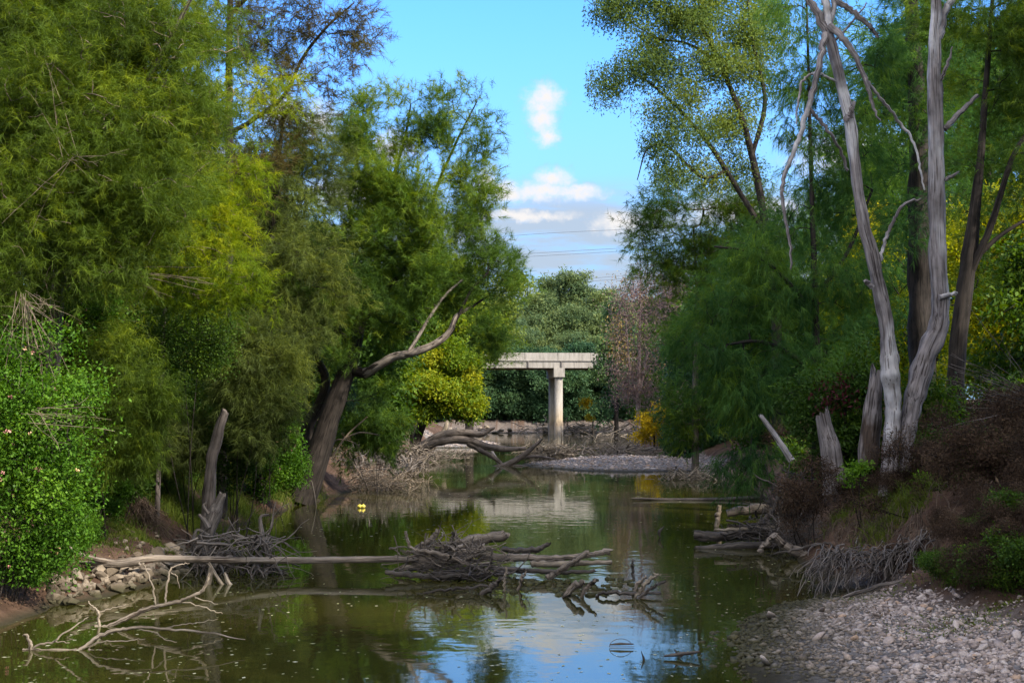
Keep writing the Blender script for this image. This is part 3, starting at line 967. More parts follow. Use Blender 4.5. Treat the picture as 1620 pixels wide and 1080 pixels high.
    lb = [lobe(*a, d=d + o, dens=de, tint=t) for a, o, de, t in [
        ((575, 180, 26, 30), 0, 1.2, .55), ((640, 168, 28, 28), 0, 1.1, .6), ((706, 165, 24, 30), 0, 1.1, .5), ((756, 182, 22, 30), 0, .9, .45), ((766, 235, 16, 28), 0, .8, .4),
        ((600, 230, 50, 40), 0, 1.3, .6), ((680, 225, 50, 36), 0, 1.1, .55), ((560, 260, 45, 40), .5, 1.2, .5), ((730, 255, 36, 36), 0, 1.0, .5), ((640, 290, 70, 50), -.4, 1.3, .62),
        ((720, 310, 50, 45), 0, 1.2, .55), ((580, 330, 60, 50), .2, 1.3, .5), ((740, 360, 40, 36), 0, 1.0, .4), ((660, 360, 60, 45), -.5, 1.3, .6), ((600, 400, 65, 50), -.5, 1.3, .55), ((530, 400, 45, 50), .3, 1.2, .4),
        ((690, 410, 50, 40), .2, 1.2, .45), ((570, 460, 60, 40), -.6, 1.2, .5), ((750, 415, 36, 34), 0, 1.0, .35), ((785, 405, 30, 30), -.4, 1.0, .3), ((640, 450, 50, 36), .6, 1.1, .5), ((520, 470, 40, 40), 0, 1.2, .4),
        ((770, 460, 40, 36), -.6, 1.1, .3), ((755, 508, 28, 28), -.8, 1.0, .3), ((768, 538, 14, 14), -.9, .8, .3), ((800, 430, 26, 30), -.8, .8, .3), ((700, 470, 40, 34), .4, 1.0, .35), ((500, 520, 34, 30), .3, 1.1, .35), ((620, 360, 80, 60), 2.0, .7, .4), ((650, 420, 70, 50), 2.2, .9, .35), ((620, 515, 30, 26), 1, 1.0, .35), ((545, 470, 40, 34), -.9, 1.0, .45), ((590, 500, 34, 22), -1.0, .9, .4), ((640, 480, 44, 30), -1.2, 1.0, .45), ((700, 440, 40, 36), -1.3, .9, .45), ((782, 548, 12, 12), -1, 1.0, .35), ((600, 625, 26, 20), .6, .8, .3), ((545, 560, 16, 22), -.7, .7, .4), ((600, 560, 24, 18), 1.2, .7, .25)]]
    tt = make_tree('she_oak', 'dark leaning she-oak with a long pale bent limb reaching over the water', 'tree', b, [p1, p2, p3, p4, p5, p6, p7], lb, 'lean', 'dark',
                   m=10, k=32, L=.38, nl=.24, nw=.0130, spread=.25, droop=.12, up=.35, fan=.72, twig_r=.007, min_frac=.3, lump=.16, clump=(9, .15, .28))
    lim = MB()
    for p, sc in ((p2, 1.12), (p3, 1.15)):
        c = catmull(p, 8)
        c = c[8:-26] if p is p2 else c
        lim.tube(c[:, :3], c[:, 3] * sc, 10, .55, .12, True, .03, seed=5)
    lim.build('pale_limb', BM['pale'], tt, b)
    # second trunk of the clump behind it
    d = 43.5
    p1 = tr(d, 474, 26, (486, 680, 20), (505, 640, 17), (515, 600, 14), (500, 560, 10), (490, 500, 6))
    lb = [lobe(490, 500, 40, 40, d + .5, dens=1, tint=.35), lobe(530, 560, 40, 30, d + 1.5, dens=.8, tint=.2), lobe(560, 640, 40, 40, d + 3, dens=.9, tint=.2), lobe(470, 580, 40, 40, d + 1, dens=.9, tint=.3)]
    make_tree('she_oak', 'smaller dark trunk crossing close behind the leaning she-oak', 'tree', p1[0][:3], [p1], lb, 'shade', 'dark', m=5, k=24, L=.45, nl=.25, nw=.015)
    # yellow-green willow-like tree
    d = 74
    p1 = tr(d, 648, 16, (668, 670, 13), (684, 620, 10), (694, 580, 7), (704, 540, 4))
    p2 = path(d, (668, 670, 9), (700, 640, 7), (725, 615, 5), (745, 590, 3))
    lb = [lobe(*a, d=d + o, n=n, tint=t) for a, o, n, t in [
        ((660, 620, 34, 40), 0, 50, .5), ((690, 570, 40, 34), 0, 50, .5), ((725, 560, 32, 30), 0, 40, .55), ((738, 590, 18, 30), 0, 22, .5), ((680, 620, 44, 30), -.6, 50, .55), ((730, 625, 36, 28), -.4, 44, .6), ((690, 645, 40, 18), -.4, 36, .4), ((742, 650, 24, 16), 0, 20, .5), ((655, 590, 24, 40), .5, 30, .35), ((715, 525, 26, 22), .5, 22, .45)]]
    make_tree('willow', 'yellow-green autumn tree leaning over the pool left of the bridge', 'tree', p1[0][:3], [p1, p2], lb, 'yellow', 'dark', 'leaf',
              m=1, k=70, nl=.20, nw=.085, spread=.34, hang=.5, flat=.2, twig_r=.012, clump=(9, .13, .25))
    # darker trees beyond
    for px, dd, lab, leaf, lbs in (
        (600, 60, 'dark green leafy tree in the shade behind the pale bent limb', 'scrub', [((580, 560, 44, 50), .3), ((610, 530, 40, 40), .45), ((590, 640, 40, 40), .35), ((550, 620, 40, 50), .2), ((605, 600, 30, 40), .5), ((600, 680, 36, 24), .35), ((580, 480, 60, 40), .3), ((640, 480, 40, 34), .5)]),
        (655, 92, 'olive tree behind the yellow-green autumn tree', 'olive', [((700, 500, 40, 30), .5), ((740, 500, 40, 30), .55), ((760, 540, 24, 30), .4), ((720, 450, 40, 36), .45), ((690, 540, 30, 30), .35)]),
        (742, 118, 'pale yellow-green tree beside the far left tip of the bridge', 'euc', [((790, 470, 30, 30), .6), ((820, 455, 22, 26), .65), ((790, 512, 24, 24), .5), ((765, 500, 30, 30), .5), ((740, 470, 30, 40), .6)])):
        p1 = tr(dd, px, 14, (px + 3, 600, 11), (px + 8, 540, 7), (px + 12, 480, 4))
        lb = [lobe(*a, d=dd, n=int(a[2] * a[3] / 48), tint=t) for a, t in lbs]
        make_tree('leafy_tree', lab, 'tree', p1[0][:3], [p1], lb, leaf, 'dark', 'leaf', m=1, k=46, nl=.22 + dd * .001, nw=.10 + dd * .0005, spread=.5, hang=.4, twig_r=.012)


left_trees()


# ------------------------------------------------------------------ right bank trees
def right_trees():
    # the forked dead tree
    d = 25
    base = on_ground(1415, 778)
    d = base[1]
    s = S(d)
    base = base - np.array((0, 0, .15))
    L1 = path(d, (1404, 795, 36), (1405, 770, 31), (1408, 740, 28), (1411, 700, 27), (1413, 660, 25), (1414, 635, 25), (1409, 592, 30), (1406, 560, 27), (1403, 525, 24), (1399, 493, 23), (1388, 443, 21), (1377, 393, 22), (1368, 360, 20), (1357, 300, 17), (1346, 200, 18), (1338, 165, 17), (1330, 133, 16), (1319, 83, 17), (1312, 60, 15), (1308, 45, 13))
    R1 = path(d, (1430, 795, 28, .05), (1431, 770, 24, .05), (1433, 740, 20, .05), (1434, 700, 22, .06), (1437, 680, 25, .08), (1443, 650, 28, .1), (1450, 616, 35, .15), (1467, 560, 33, .2), (1484, 520, 31, .25), (1488, 480, 29, .3), (1486, 443, 26, .3), (1483, 393, 27, .3), (1482, 300, 27, .3), (1480, 200, 24, .3), (1478, 133, 23, .3), (1479, 60, 18, .3), (1482, 25, 18, .3), (1480, -20, 13, .3))
    br = [path(d, *p) for p in (
        ((1312, 60, 14), (1298, 30, 13), (1285, 8, 12), (1262, -20, 10), (1230, -60, 7)),
        ((1312, 50, 14), (1308, 10, 13), (1300, -40, 11), (1300, -120, 7)),
        ((1310, 48, 9), (1318, 20, 9), (1322, -20, 8), (1330, -90, 4)),
        ((1305, 55, 12, -.1), (1297, 95, 10, -.3), (1288, 140, 10, -.4), (1278, 175, 9, -.5), (1265, 215, 8, -.5), (1252, 250, 7, -.5), (1240, 280, 7, -.5), (1237, 310, 6, -.5), (1242, 345, 5, -.5), (1249, 380, 5, -.5), (1251, 424, 3, -.5)),
        ((1280, 172, 6, -.5), (1296, 190, 6, -.4), (1314, 212, 5, -.3), (1330, 240, 5, -.1), (1340, 268, 5, 0)),
        ((1281, 118, 4, -.4), (1268, 132, 4, -.5), (1263, 165, 3.5, -.5), (1260, 195, 2, -.5)),
        ((1284, 116, 4, -.4), (1300, 118, 4, -.3), (1320, 128, 4, -.1)),
        ((1312, 40, 12, -.1), (1330, 56, 11, -.2), (1350, 82, 9, -.3), (1364, 112, 8, -.3), (1374, 140, 7, -.3), (1382, 170, 5, -.3), (1392, 190, 2.5, -.3)),
        ((1368, 122, 5, -.3), (1388, 150, 5, -.2), (1412, 180, 5, -.1), (1432, 205, 4.5, 0), (1448, 232, 4, 0), (1455, 265, 3.5, 0), (1462, 298, 2.5, 0)),
        ((1322, 0, 10), (1345, 16, 9), (1365, 32, 8), (1380, 46, 7), (1388, 58, 4)),
        ((1320, 66, 4), (1340, 44, 3.5), (1356, 25, 3), (1370, 6, 2)),
        ((1494, 205, 10, .25), (1508, 190, 9, .2), (1525, 172, 8, .2), (1545, 152, 6, .2)),
        ((1484, 135, 7, .25), (1492, 118, 6, .2), (1500, 98, 5, .2), (1506, 76, 2, .2)),
        ((1484, 60, 14, .3), (1494, 20, 12, .3), (1510, -10, 10, .3), (1530, -60, 6, .3)),
        ((1393, 412, 6), (1400, 385, 6), (1408, 360, 5.5), (1420, 338, 5), (1435, 320, 5), (1456, 315, 3)),
        ((1340, 190, 12, -.05), (1346, 178, 10, -.1), (1351, 162, 5, -.1)),
        ((1380, 455, 9, -.2), (1374, 447, 8, -.25), (1370, 444, 5, -.3)),
        ((1486, 470, 9, .1), (1506, 466, 7, .1), (1512, 462, 3, .1)),
        ((1496, 285, 6, .2), (1508, 278, 5, .1), (1516, 272, 2, .1)))]
    root = thing('dead_tree', 'forked dead tree with bare silver-grey stems standing on the right bank', 'tree', base)
    mb = MB()
    for i, p in enumerate((L1, R1)):
        c = catmull(p, 7)
        c[:, 3] *= 1 + .06 * np.sin(np.arange(len(c)) * 1.1 + i) * np.exp(-((np.arange(len(c)) - 40) / 20.) ** 2)
        mb.tube(c[:, :3], c[:, 3], 28, .55, .16, True, .045, seed=3 + i, jag=.1)
    for px, py, dd, rr in ((1384, 452, -.22, .07), (1352, 96, -.1, .06), (1478, 440, -.1, .07), (1405, 620, -.3, .06), (1490, 350, -.05, .05)):
        pass
    mb.build('trunk', BM['dead'], root, base)
    bmb = MB()
    for i, p in enumerate(br):
        c = catmull(p, 6)
        c[1:-1, :3] += np.random.default_rng(i).normal(0, .012, (len(c) - 2, 3))
        bmb.tube(c[:, :3], c[:, 3], 9, .55, .15, True, seed=i, jag=.05)
    bmb.build('branches', BM['dead'], root, base)
    # stumps
    for px0, py0, pts, lab, w in (
        (1320, 768, ((1321, 780, 34), (1316, 740, 33), (1311, 705, 30), (1306, 682, 26), (1303, 668, 22)), 'short pale grey splintered stump leaning left of the forked dead tree', .34),
        (1374, 722, ((1373, 735, 32), (1376, 690, 31), (1380, 655, 30), (1383, 630, 26), (1385, 612, 22)), 'taller rotten stump with a jagged dark top beside the forked dead tree', .5)):
        g = on_ground(px0, py0)
        dd = min(g[1], d + 1.2)
        p = path(dd, *pts)
        mb = MB()
        c = catmull(p, 6)
        rs = np.random.default_rng(int(px0))
        mb.tube(c[:, :3], c[:, 3], 22, .55, .16, True, .05, seed=int(px0), jag=w * 1.0)
        # splinters at the break
        o = mb.build('tree_stump', BM['rot'], None, c[0, :3])
        o.location = [float(v) for v in c[0, :3]]
        tag(o, lab, 'stump')
    p = path(26.5, (1252, 728, 11), (1238, 706, 10), (1222, 682, 9), (1206, 660, 7))
    mb = MB(); c = catmull(p, 5); mb.tube(c[:, :3], c[:, 3], 10, .6, .12, True, seed=2, jag=.1)
    o = mb.build('dead_log', BM['dead'], None, c[0, :3]); o.location = [float(v) for v in c[0, :3]]
    tag(o, 'thin grey dead trunk leaning left in front of the dark she-oak', 'log')

    # big dark she-oak hanging over the water
    d = 33
    p1 = tr(d, 1292, 20, (1293, 640, 15), (1291, 520, 11), (1288, 420, 9), (1284, 300, 7), (1280, 150, 5), (1276, 0, 3))
    p2 = path(d, (1292, 600, 9), (1250, 560, 8, -.5), (1200, 540, 6, -1), (1150, 545, 4, -1.5))
    p3 = path(d, (1290, 500, 8), (1240, 440, 7, -.4), (1190, 400, 5, -.8), (1130, 390, 3, -1))
    p4 = path(d, (1290, 470, 8), (1340, 400, 6), (1380, 300, 4))
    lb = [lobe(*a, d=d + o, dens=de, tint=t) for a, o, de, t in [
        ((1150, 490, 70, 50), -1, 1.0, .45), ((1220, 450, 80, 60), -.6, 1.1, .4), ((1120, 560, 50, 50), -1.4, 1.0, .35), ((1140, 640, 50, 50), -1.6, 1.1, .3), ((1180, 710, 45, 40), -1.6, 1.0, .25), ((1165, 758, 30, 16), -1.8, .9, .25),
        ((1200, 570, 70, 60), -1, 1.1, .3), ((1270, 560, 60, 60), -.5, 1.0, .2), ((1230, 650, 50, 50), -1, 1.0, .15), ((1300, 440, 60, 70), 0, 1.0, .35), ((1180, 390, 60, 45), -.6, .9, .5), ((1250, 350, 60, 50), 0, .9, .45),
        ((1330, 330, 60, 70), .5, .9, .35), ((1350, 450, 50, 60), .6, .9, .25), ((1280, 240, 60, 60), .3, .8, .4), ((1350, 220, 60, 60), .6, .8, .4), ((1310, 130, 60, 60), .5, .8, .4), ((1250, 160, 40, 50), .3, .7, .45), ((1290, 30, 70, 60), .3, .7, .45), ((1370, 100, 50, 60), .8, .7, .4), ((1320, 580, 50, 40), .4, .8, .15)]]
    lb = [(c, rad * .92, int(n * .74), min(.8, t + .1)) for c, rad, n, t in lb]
    make_tree('she_oak', 'dark blue-green she-oak drooping its needles down to the water on the right', 'tree', p1[0][:3], [p1, p2, p3, p4], lb, 'deep', 'dark',
              m=6, k=28, L=.55, nl=.26, nw=.0125, spread=.22, droop=.75, up=-.1, twig_r=.007, clump=(8, .15, .28))
    # thick dark trunk with a hollow
    d = 36
    p1 = tr(d, 1462, 50, (1460, 620, 44), (1458, 500, 42), (1457, 400, 40), (1455, 280, 36), (1450, 150, 28), (1440, 0, 20), (1430, -150, 10))
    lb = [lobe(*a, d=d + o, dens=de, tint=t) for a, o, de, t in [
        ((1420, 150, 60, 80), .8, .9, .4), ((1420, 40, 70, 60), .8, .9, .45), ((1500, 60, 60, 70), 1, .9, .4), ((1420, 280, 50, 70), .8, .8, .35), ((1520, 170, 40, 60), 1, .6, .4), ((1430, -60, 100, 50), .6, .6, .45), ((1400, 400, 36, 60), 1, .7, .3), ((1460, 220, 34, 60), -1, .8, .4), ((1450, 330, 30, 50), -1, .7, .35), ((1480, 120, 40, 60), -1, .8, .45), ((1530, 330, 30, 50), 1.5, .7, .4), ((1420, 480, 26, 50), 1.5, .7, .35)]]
    make_tree('she_oak', 'thick dark rough trunk directly behind the right stem of the dead tree', 'tree', p1[0][:3], [p1], lb, 'deep', 'dark',
              m=6, k=28, L=.5, nl=.27, nw=.0145, spread=.25, droop=.5, lump=.18, twig_r=.008)
    # dark trunk further right with forked limbs
    d = 31
    p1 = tr(d, 1508, 34, (1510, 640, 30), (1516, 540, 27), (1527, 450, 25), (1536, 380, 22), (1545, 310, 16), (1552, 240, 12), (1560, 130, 9), (1570, 0, 6), (1576, -120, 3))
    p2 = path(d, (1530, 440, 14), (1552, 395, 12, -.2), (1570, 350, 11, -.3), (1588, 290, 9, -.4), (1606, 240, 8, -.4), (1640, 190, 6, -.4), (1680, 120, 4, -.4))
    p3 = path(d, (1552, 400, 8, -.2), (1580, 375, 7, -.2), (1620, 350, 5, -.2), (1660, 340, 3, -.2))
    lb = [lobe(*a, d=d + o, dens=de, tint=t) for a, o, de, t in [
        ((1560, 60, 70, 70), .5, .8, .5), ((1610, 100, 60, 80), .3, .9, .5), ((1540, 150, 40, 50), .6, .6, .45), ((1620, 210, 40, 50), .2, .7, .45), ((1580, -60, 110, 60), 0, .6, .5), ((1690, 60, 90, 110), 0, .7, .45), ((1680, 260, 70, 80), 0, .7, .4), ((1540, 250, 34, 44), .4, .8, .4), ((1600, 300, 40, 40), .4, .7, .4), ((1560, 330, 30, 40), .6, .6, .4), ((1540, 430, 24, 40), .8, .5, .35), ((1590, 20, 60, 60), -.4, .8, .5), ((1510, 30, 40, 60), .4, .8, .45)]]
    make_tree('she_oak', 'dark trunk with a long right-hand fork near the right edge of the picture', 'tree', p1[0][:3], [p1, p2, p3], lb, 'lean', 'dark',
              m=6, k=26, L=.45, nl=.24, nw=.013, spread=.24, droop=.4, twig_r=.007)
    # sunny scrub behind on the right
    for px, dd, lab, lbs in (
        (1560, 46, 'sunlit yellow-green bush behind the dark trunks on the right', [((1560, 400, 60, 60), .6), ((1610, 480, 60, 70), .65), ((1560, 520, 50, 60), .5), ((1640, 380, 50, 70), .6), ((1590, 330, 50, 40), .55), ((1540, 590, 40, 40), .4), ((1620, 580, 60, 50), .45)]),
        (1480, 50, 'smaller sunlit bush seen between the dead stems', [((1460, 600, 40, 50), .35), ((1500, 520, 30, 50), .4), ((1440, 480, 30, 40), .45), ((1400, 560, 24, 40), .4), ((1380, 380, 40, 40), .6), ((1340, 500, 40, 60), .3), ((1500, 400, 30, 60), .55)]),
        (1720, 44, 'sunlit bush at the edge of the right bank', [((1700, 400, 70, 90), .6), ((1760, 300, 80, 90), .55), ((1740, 520, 80, 70), .5)])):
        p1 = tr(dd, px, 10, (px, 600, 8), (px + 4, 500, 6), (px + 6, 400, 3))
        lb = [lobe(*a, d=dd, n=int(a[2] * a[3] / 55), tint=t) for a, t in lbs]
        make_tree('scrub_bush', lab, 'bush', p1[0][:3], [p1], lb, 'back', 'dark', 'leaf', m=1, k=40, nl=.17, nw=.075, spread=.42, hang=.3, twig_r=.008)
    # dark green leafy shrubs with a few dark red leaves, at the foot of the trees
    d = 29.5
    p1 = tr(d, 1340, 8, (1338, 680, 6), (1336, 620, 4), (1334, 580, 3))
    lb = [lobe(*a, d=d, n=int(a[2] * a[3] / 60), tint=t) for a, t in [((1330, 620, 40, 50), .35), ((1370, 600, 34, 50), .45), ((1300, 680, 40, 40), .25), ((1350, 690, 40, 40), .4), ((1380, 660, 30, 40), .4), ((1340, 740, 40, 30), .3), ((1470, 680, 40, 40), .5), ((1455, 610, 24, 40), .55), ((1280, 620, 30, 40), .2), ((1500, 620, 24, 40), .5)]]
    t = make_tree('leafy_shrub', 'dark green leafy shrub with some dark red leaves behind the stumps', 'shrub', p1[0][:3], [p1], lb, 'scrub', 'dark', 'leaf', m=1, k=38, nl=.10, nw=.055, spread=.24, hang=.3, flat=.5, twig_r=.005)
    mb = MB()
    tips = np.array([P(px, py, d - .9) for px, py in ((1318, 605), (1330, 608), (1305, 632), (1326, 634), (1340, 632), (1312, 640))])
    leaves(mb, tips, np.tile((0, 0, -1.), (len(tips), 1)), 30, .11, .05, .22, np.full(len(tips), .5), .5)
    mb.build('red_leaves', LM['red'], t, p1[0][:3], smooth=False)
    # the eucalypt at top
    d = 56
    p1 = tr(d, 1232, 20, (1230, 560, 16), (1222, 440, 14), (1206, 330, 12), (1186, 230, 10), (1160, 150, 8), (1120, 60, 6), (1085, 10, 4))
    p2 = path(d, (1212, 370, 9), (1180, 320, 8), (1130, 240, 7), (1090, 190, 5), (1050, 150, 4), (1000, 110, 2.5))
    p3 = path(d, (1190, 245, 8), (1210, 160, 7), (1190, 60, 5), (1180, -40, 3))
    p4 = path(d, (1150, 270, 6), (1110, 280, 5), (1060, 235, 4), (1025, 235, 3), (1008, 285, 1.5))
    p5 = path(d, (1140, 100, 5), (1090, 70, 4), (1040, 60, 3), (990, 30, 2))
    lb = [lobe(*a, d=d + o, dens=de, tint=t) for a, o, de, t in [
        ((985, 20, 34, 26), 0, 1.2, .4), ((1020, -10, 50, 30), 0, 1.2, .5), ((970, 130, 30, 24), 0, 1.3, .35), ((1010, 95, 36, 24), 0, 1.2, .5), ((1050, 50, 44, 30), 0, 1.2, .65), ((1060, 110, 40, 26), -.4, 1.2, .6), ((1100, 20, 50, 40), 0, 1.2, .55),
        ((1110, 90, 40, 36), 0, 1.0, .7), ((1160, 40, 50, 40), .5, .9, .5), ((1150, 110, 40, 36), .3, .9, .75), ((1040, 180, 30, 24), 0, 1.0, .5), ((1090, 160, 36, 30), 0, .9, .7), ((1045, 235, 30, 22), 0, 1.1, .35), ((1085, 225, 34, 26), 0, .9, .5),
        ((1130, 190, 40, 30), .3, .8, .8), ((1170, 190, 36, 40), .6, .8, .6), ((1200, 90, 40, 50), .8, .7, .4), ((1210, 10, 40, 40), .8, .8, .4), ((1120, 270, 36, 26), .3, .7, .6), ((1060, 275, 30, 16), 0, .8, .4), ((1180, 270, 36, 30), .6, .6, .5), ((1100, -60, 110, 40), 0, .8, .5)]]
    make_tree('gum_tree', 'tall open gum tree with yellowish sunlit leaves at the top right', 'tree', p1[0][:3], [p1, p2, p3, p4, p5], lb, 'euc', 'dark', 'leaf',
              m=1, k=250, nl=.15, nw=.052, spread=.46, clump=(2.5, .2, .35), hang=.5, flat=.2, twig_r=.009, min_frac=.4)
    # trees below it
    for nm, px, dd, lab, leaf, lbs, kind in (
        ('she_oak', 1100, 62, 'mid green tree below the tall gum with pale twigs', 'lean', [((1090, 330, 50, 34), .5), ((1045, 320, 34, 30), .35), ((1130, 380, 50, 40), .5), ((1080, 400, 50, 40), .45), ((1030, 365, 34, 30), .3), ((1050, 430, 50, 36), .4), ((1110, 460, 50, 40), .4), ((1160, 330, 40, 40), .55), ((1010, 400, 22, 24), .3), ((1100, 530, 50, 50), .3), ((1090, 610, 40, 50), .25), ((1200, 350, 40, 50), .5), ((1100, 680, 36, 40), .2)], 'needle'),
        ('leafy_tree', 1090, 78, 'dark bushy tree at the right waterline before the mid-river gravel', 'shade', [((1090, 560, 34, 40), .5), ((1085, 620, 30, 40), .5), ((1100, 670, 30, 34), .35), ((1075, 690, 22, 24), .3), ((1110, 500, 30, 40), .6), ((1130, 600, 40, 60), .3), ((1140, 690, 40, 30), .3)], 'leaf'),
        ('leafy_tree', 975, 140, 'slender dark green tree screening the right end of the bridge', 'shade', [((975, 500, 18, 34), .7), ((965, 560, 20, 34), .8), ((985, 600, 24, 40), .6), ((960, 640, 18, 30), .5), ((1000, 540, 22, 40), .6), ((950, 590, 9, 18), .8), ((956, 570, 12, 20), .6), ((975, 570, 22, 24), .5), ((958, 540, 12, 20), .7)], 'leaf')):
        p1 = tr(dd, px, 12, (px, 600, 9), (px + 3, 480, 6), (px - 3, 360, 3)) if nm == 'she_oak' else tr(dd, px, 8, (px, 620, 6), (px, 520, 3))
        lb = [lobe(*a, d=dd, n=max(5, int(a[2] * a[3] / (70 if kind == 'needle' else 42))), tint=t) for a, t in lbs]
        if kind == 'needle':
            make_tree(nm, lab, 'tree', p1[0][:3], [p1], lb, leaf, 'grey', m=5, k=22, L=.6, nl=.34, nw=.022, spread=.35, droop=.35, twig_bark='twig', twig_r=.010)
        else:
            make_tree(nm, lab, 'tree', p1[0][:3], [p1], lb, leaf, 'dark', 'leaf', m=1, k=44, nl=.18 + dd * .0012, nw=.09 + dd * .0006, spread=.42, hang=.4, twig_r=.012)
    # bare mauve trees with the last yellow leaves
    for px, dd, lab, lbs in ((1010, 112, 'nearly bare mauve-brown tree with a few yellow leaves right of the bridge', [((1000, 480, 36, 40), .3), ((1030, 540, 34, 50), .45), ((1000, 600, 34, 50), .4), ((1050, 480, 26, 50), .35), ((1020, 450, 30, 26), .2), ((1040, 620, 30, 40), .4), ((980, 540, 20, 40), .6)]),
                              (1062, 104, 'second bare mauve tree nearer the dark bushy tree', [((1060, 520, 26, 50), .3), ((1055, 580, 24, 50), .35), ((1065, 460, 24, 36), .2), ((1050, 640, 22, 30), .35)])):
        p1 = tr(dd, px, 9, (px, 620, 7), (px + 2, 540, 5), (px + 4, 440, 2))
        p2 = path(dd, (px, 640, 5), (px - 14, 580, 4), (px - 20, 500, 2))
        p3 = path(dd, (px, 630, 5), (px + 12, 570, 4), (px + 24, 500, 2))
        lb = [lobe(*a, d=dd, n=int(a[2] * a[3] / 13), tint=t) for a, t in lbs]
        make_tree('bare_tree', lab, 'tree', p1[0][:3], [p1, p2, p3], lb, 'mauve', 'mauve', 'leaf', m=1, k=9, nl=.24, nw=.09, spread=.5, hang=1.2, twig_r=.013, up_pen=1.5)
    # golden shrubs
    for px, dd, lab, lbs in ((1035, 98, 'golden yellow shrub at the waterline right of the bridge', [((1022, 660, 14, 9), .5), ((1045, 650, 18, 8), .6), ((1056, 668, 14, 9), .5), ((1030, 678, 20, 9), .45), ((1014, 692, 12, 8), .4), ((1048, 692, 16, 8), .5)]),
                              (938, 176, 'small yellowish shrub under the right end of the bridge', [((935, 640, 14, 5), .5), ((940, 655, 18, 8), .3), ((925, 635, 8, 4), .6)])):
        p1 = tr(dd, px, 4, (px, 690, 3), (px, 660, 2))
        lb = [lobe(*a, d=dd, n=max(6, int(a[2] * a[3] / 22)), tint=t) for a, t in lbs]
        make_tree('golden_shrub', lab, 'shrub', p1[0][:3], [p1], lb, 'gold', 'dark', 'leaf', m=1, k=40, nl=.24, nw=.11, spread=.35, hang=.5, twig_r=.01)


right_trees()


# ------------------------------------------------------------------ shrubs
def shrub(name, label, d, px, lbs, leaf, k=40, nl=.07, nw=.045, spread=.16, flat=.5, den=70, hang=.2, flowers=0, cat='shrub', stems=3, bark='dark', group=None, kind='leaf', m=1, droop=.6, L=.35, tw=.004, clump=(9, .13, .27)):
    b = gbase(px, d)
    paths = []
    for i in range(stems):
        c, rad, n, t = lobe(*lbs[i % len(lbs)][0], d=d)
        paths.append(np.array([np.append(b + rng.normal(0, .12, 3) * (1, 1, 0), .013), np.append(b * .5 + c * .5 + rng.normal(0, .15, 3), .010), np.append(c, .006)]))
    lb = [lobe(*a, d=d, n=int(a[2] * a[3] / den), tint=t) for a, t in lbs]
    t = make_tree(name, label, cat, b, paths, lb, leaf, bark, kind, m=m, k=k, nl=nl, nw=nw, spread=spread, flat=flat, hang=hang, droop=droop, L=L, twig_r=tw, min_frac=.1, sides=6, group=group, clump=clump)
    if flowers:
        r = np.random.default_rng(flowers)
        pts, _, q = sample_lobes(lb, r)
        q = unit(q)
        pts = pts[(q[:, 1] < .2)]
        pts = pts[r.permutation(len(pts))[:flowers]] + np.array((0, -.22, .02))
        for p in pts:
            mb = MB()
            u = unit(r.normal(0, 1, (12, 3)))
            leaves(mb, p + u * .018, u, 1, .022, .022, .004, np.full(12, r.random()), 0, 0, r)
            mb.build('flower', LM['flower'], t, b, smooth=False)
    return t


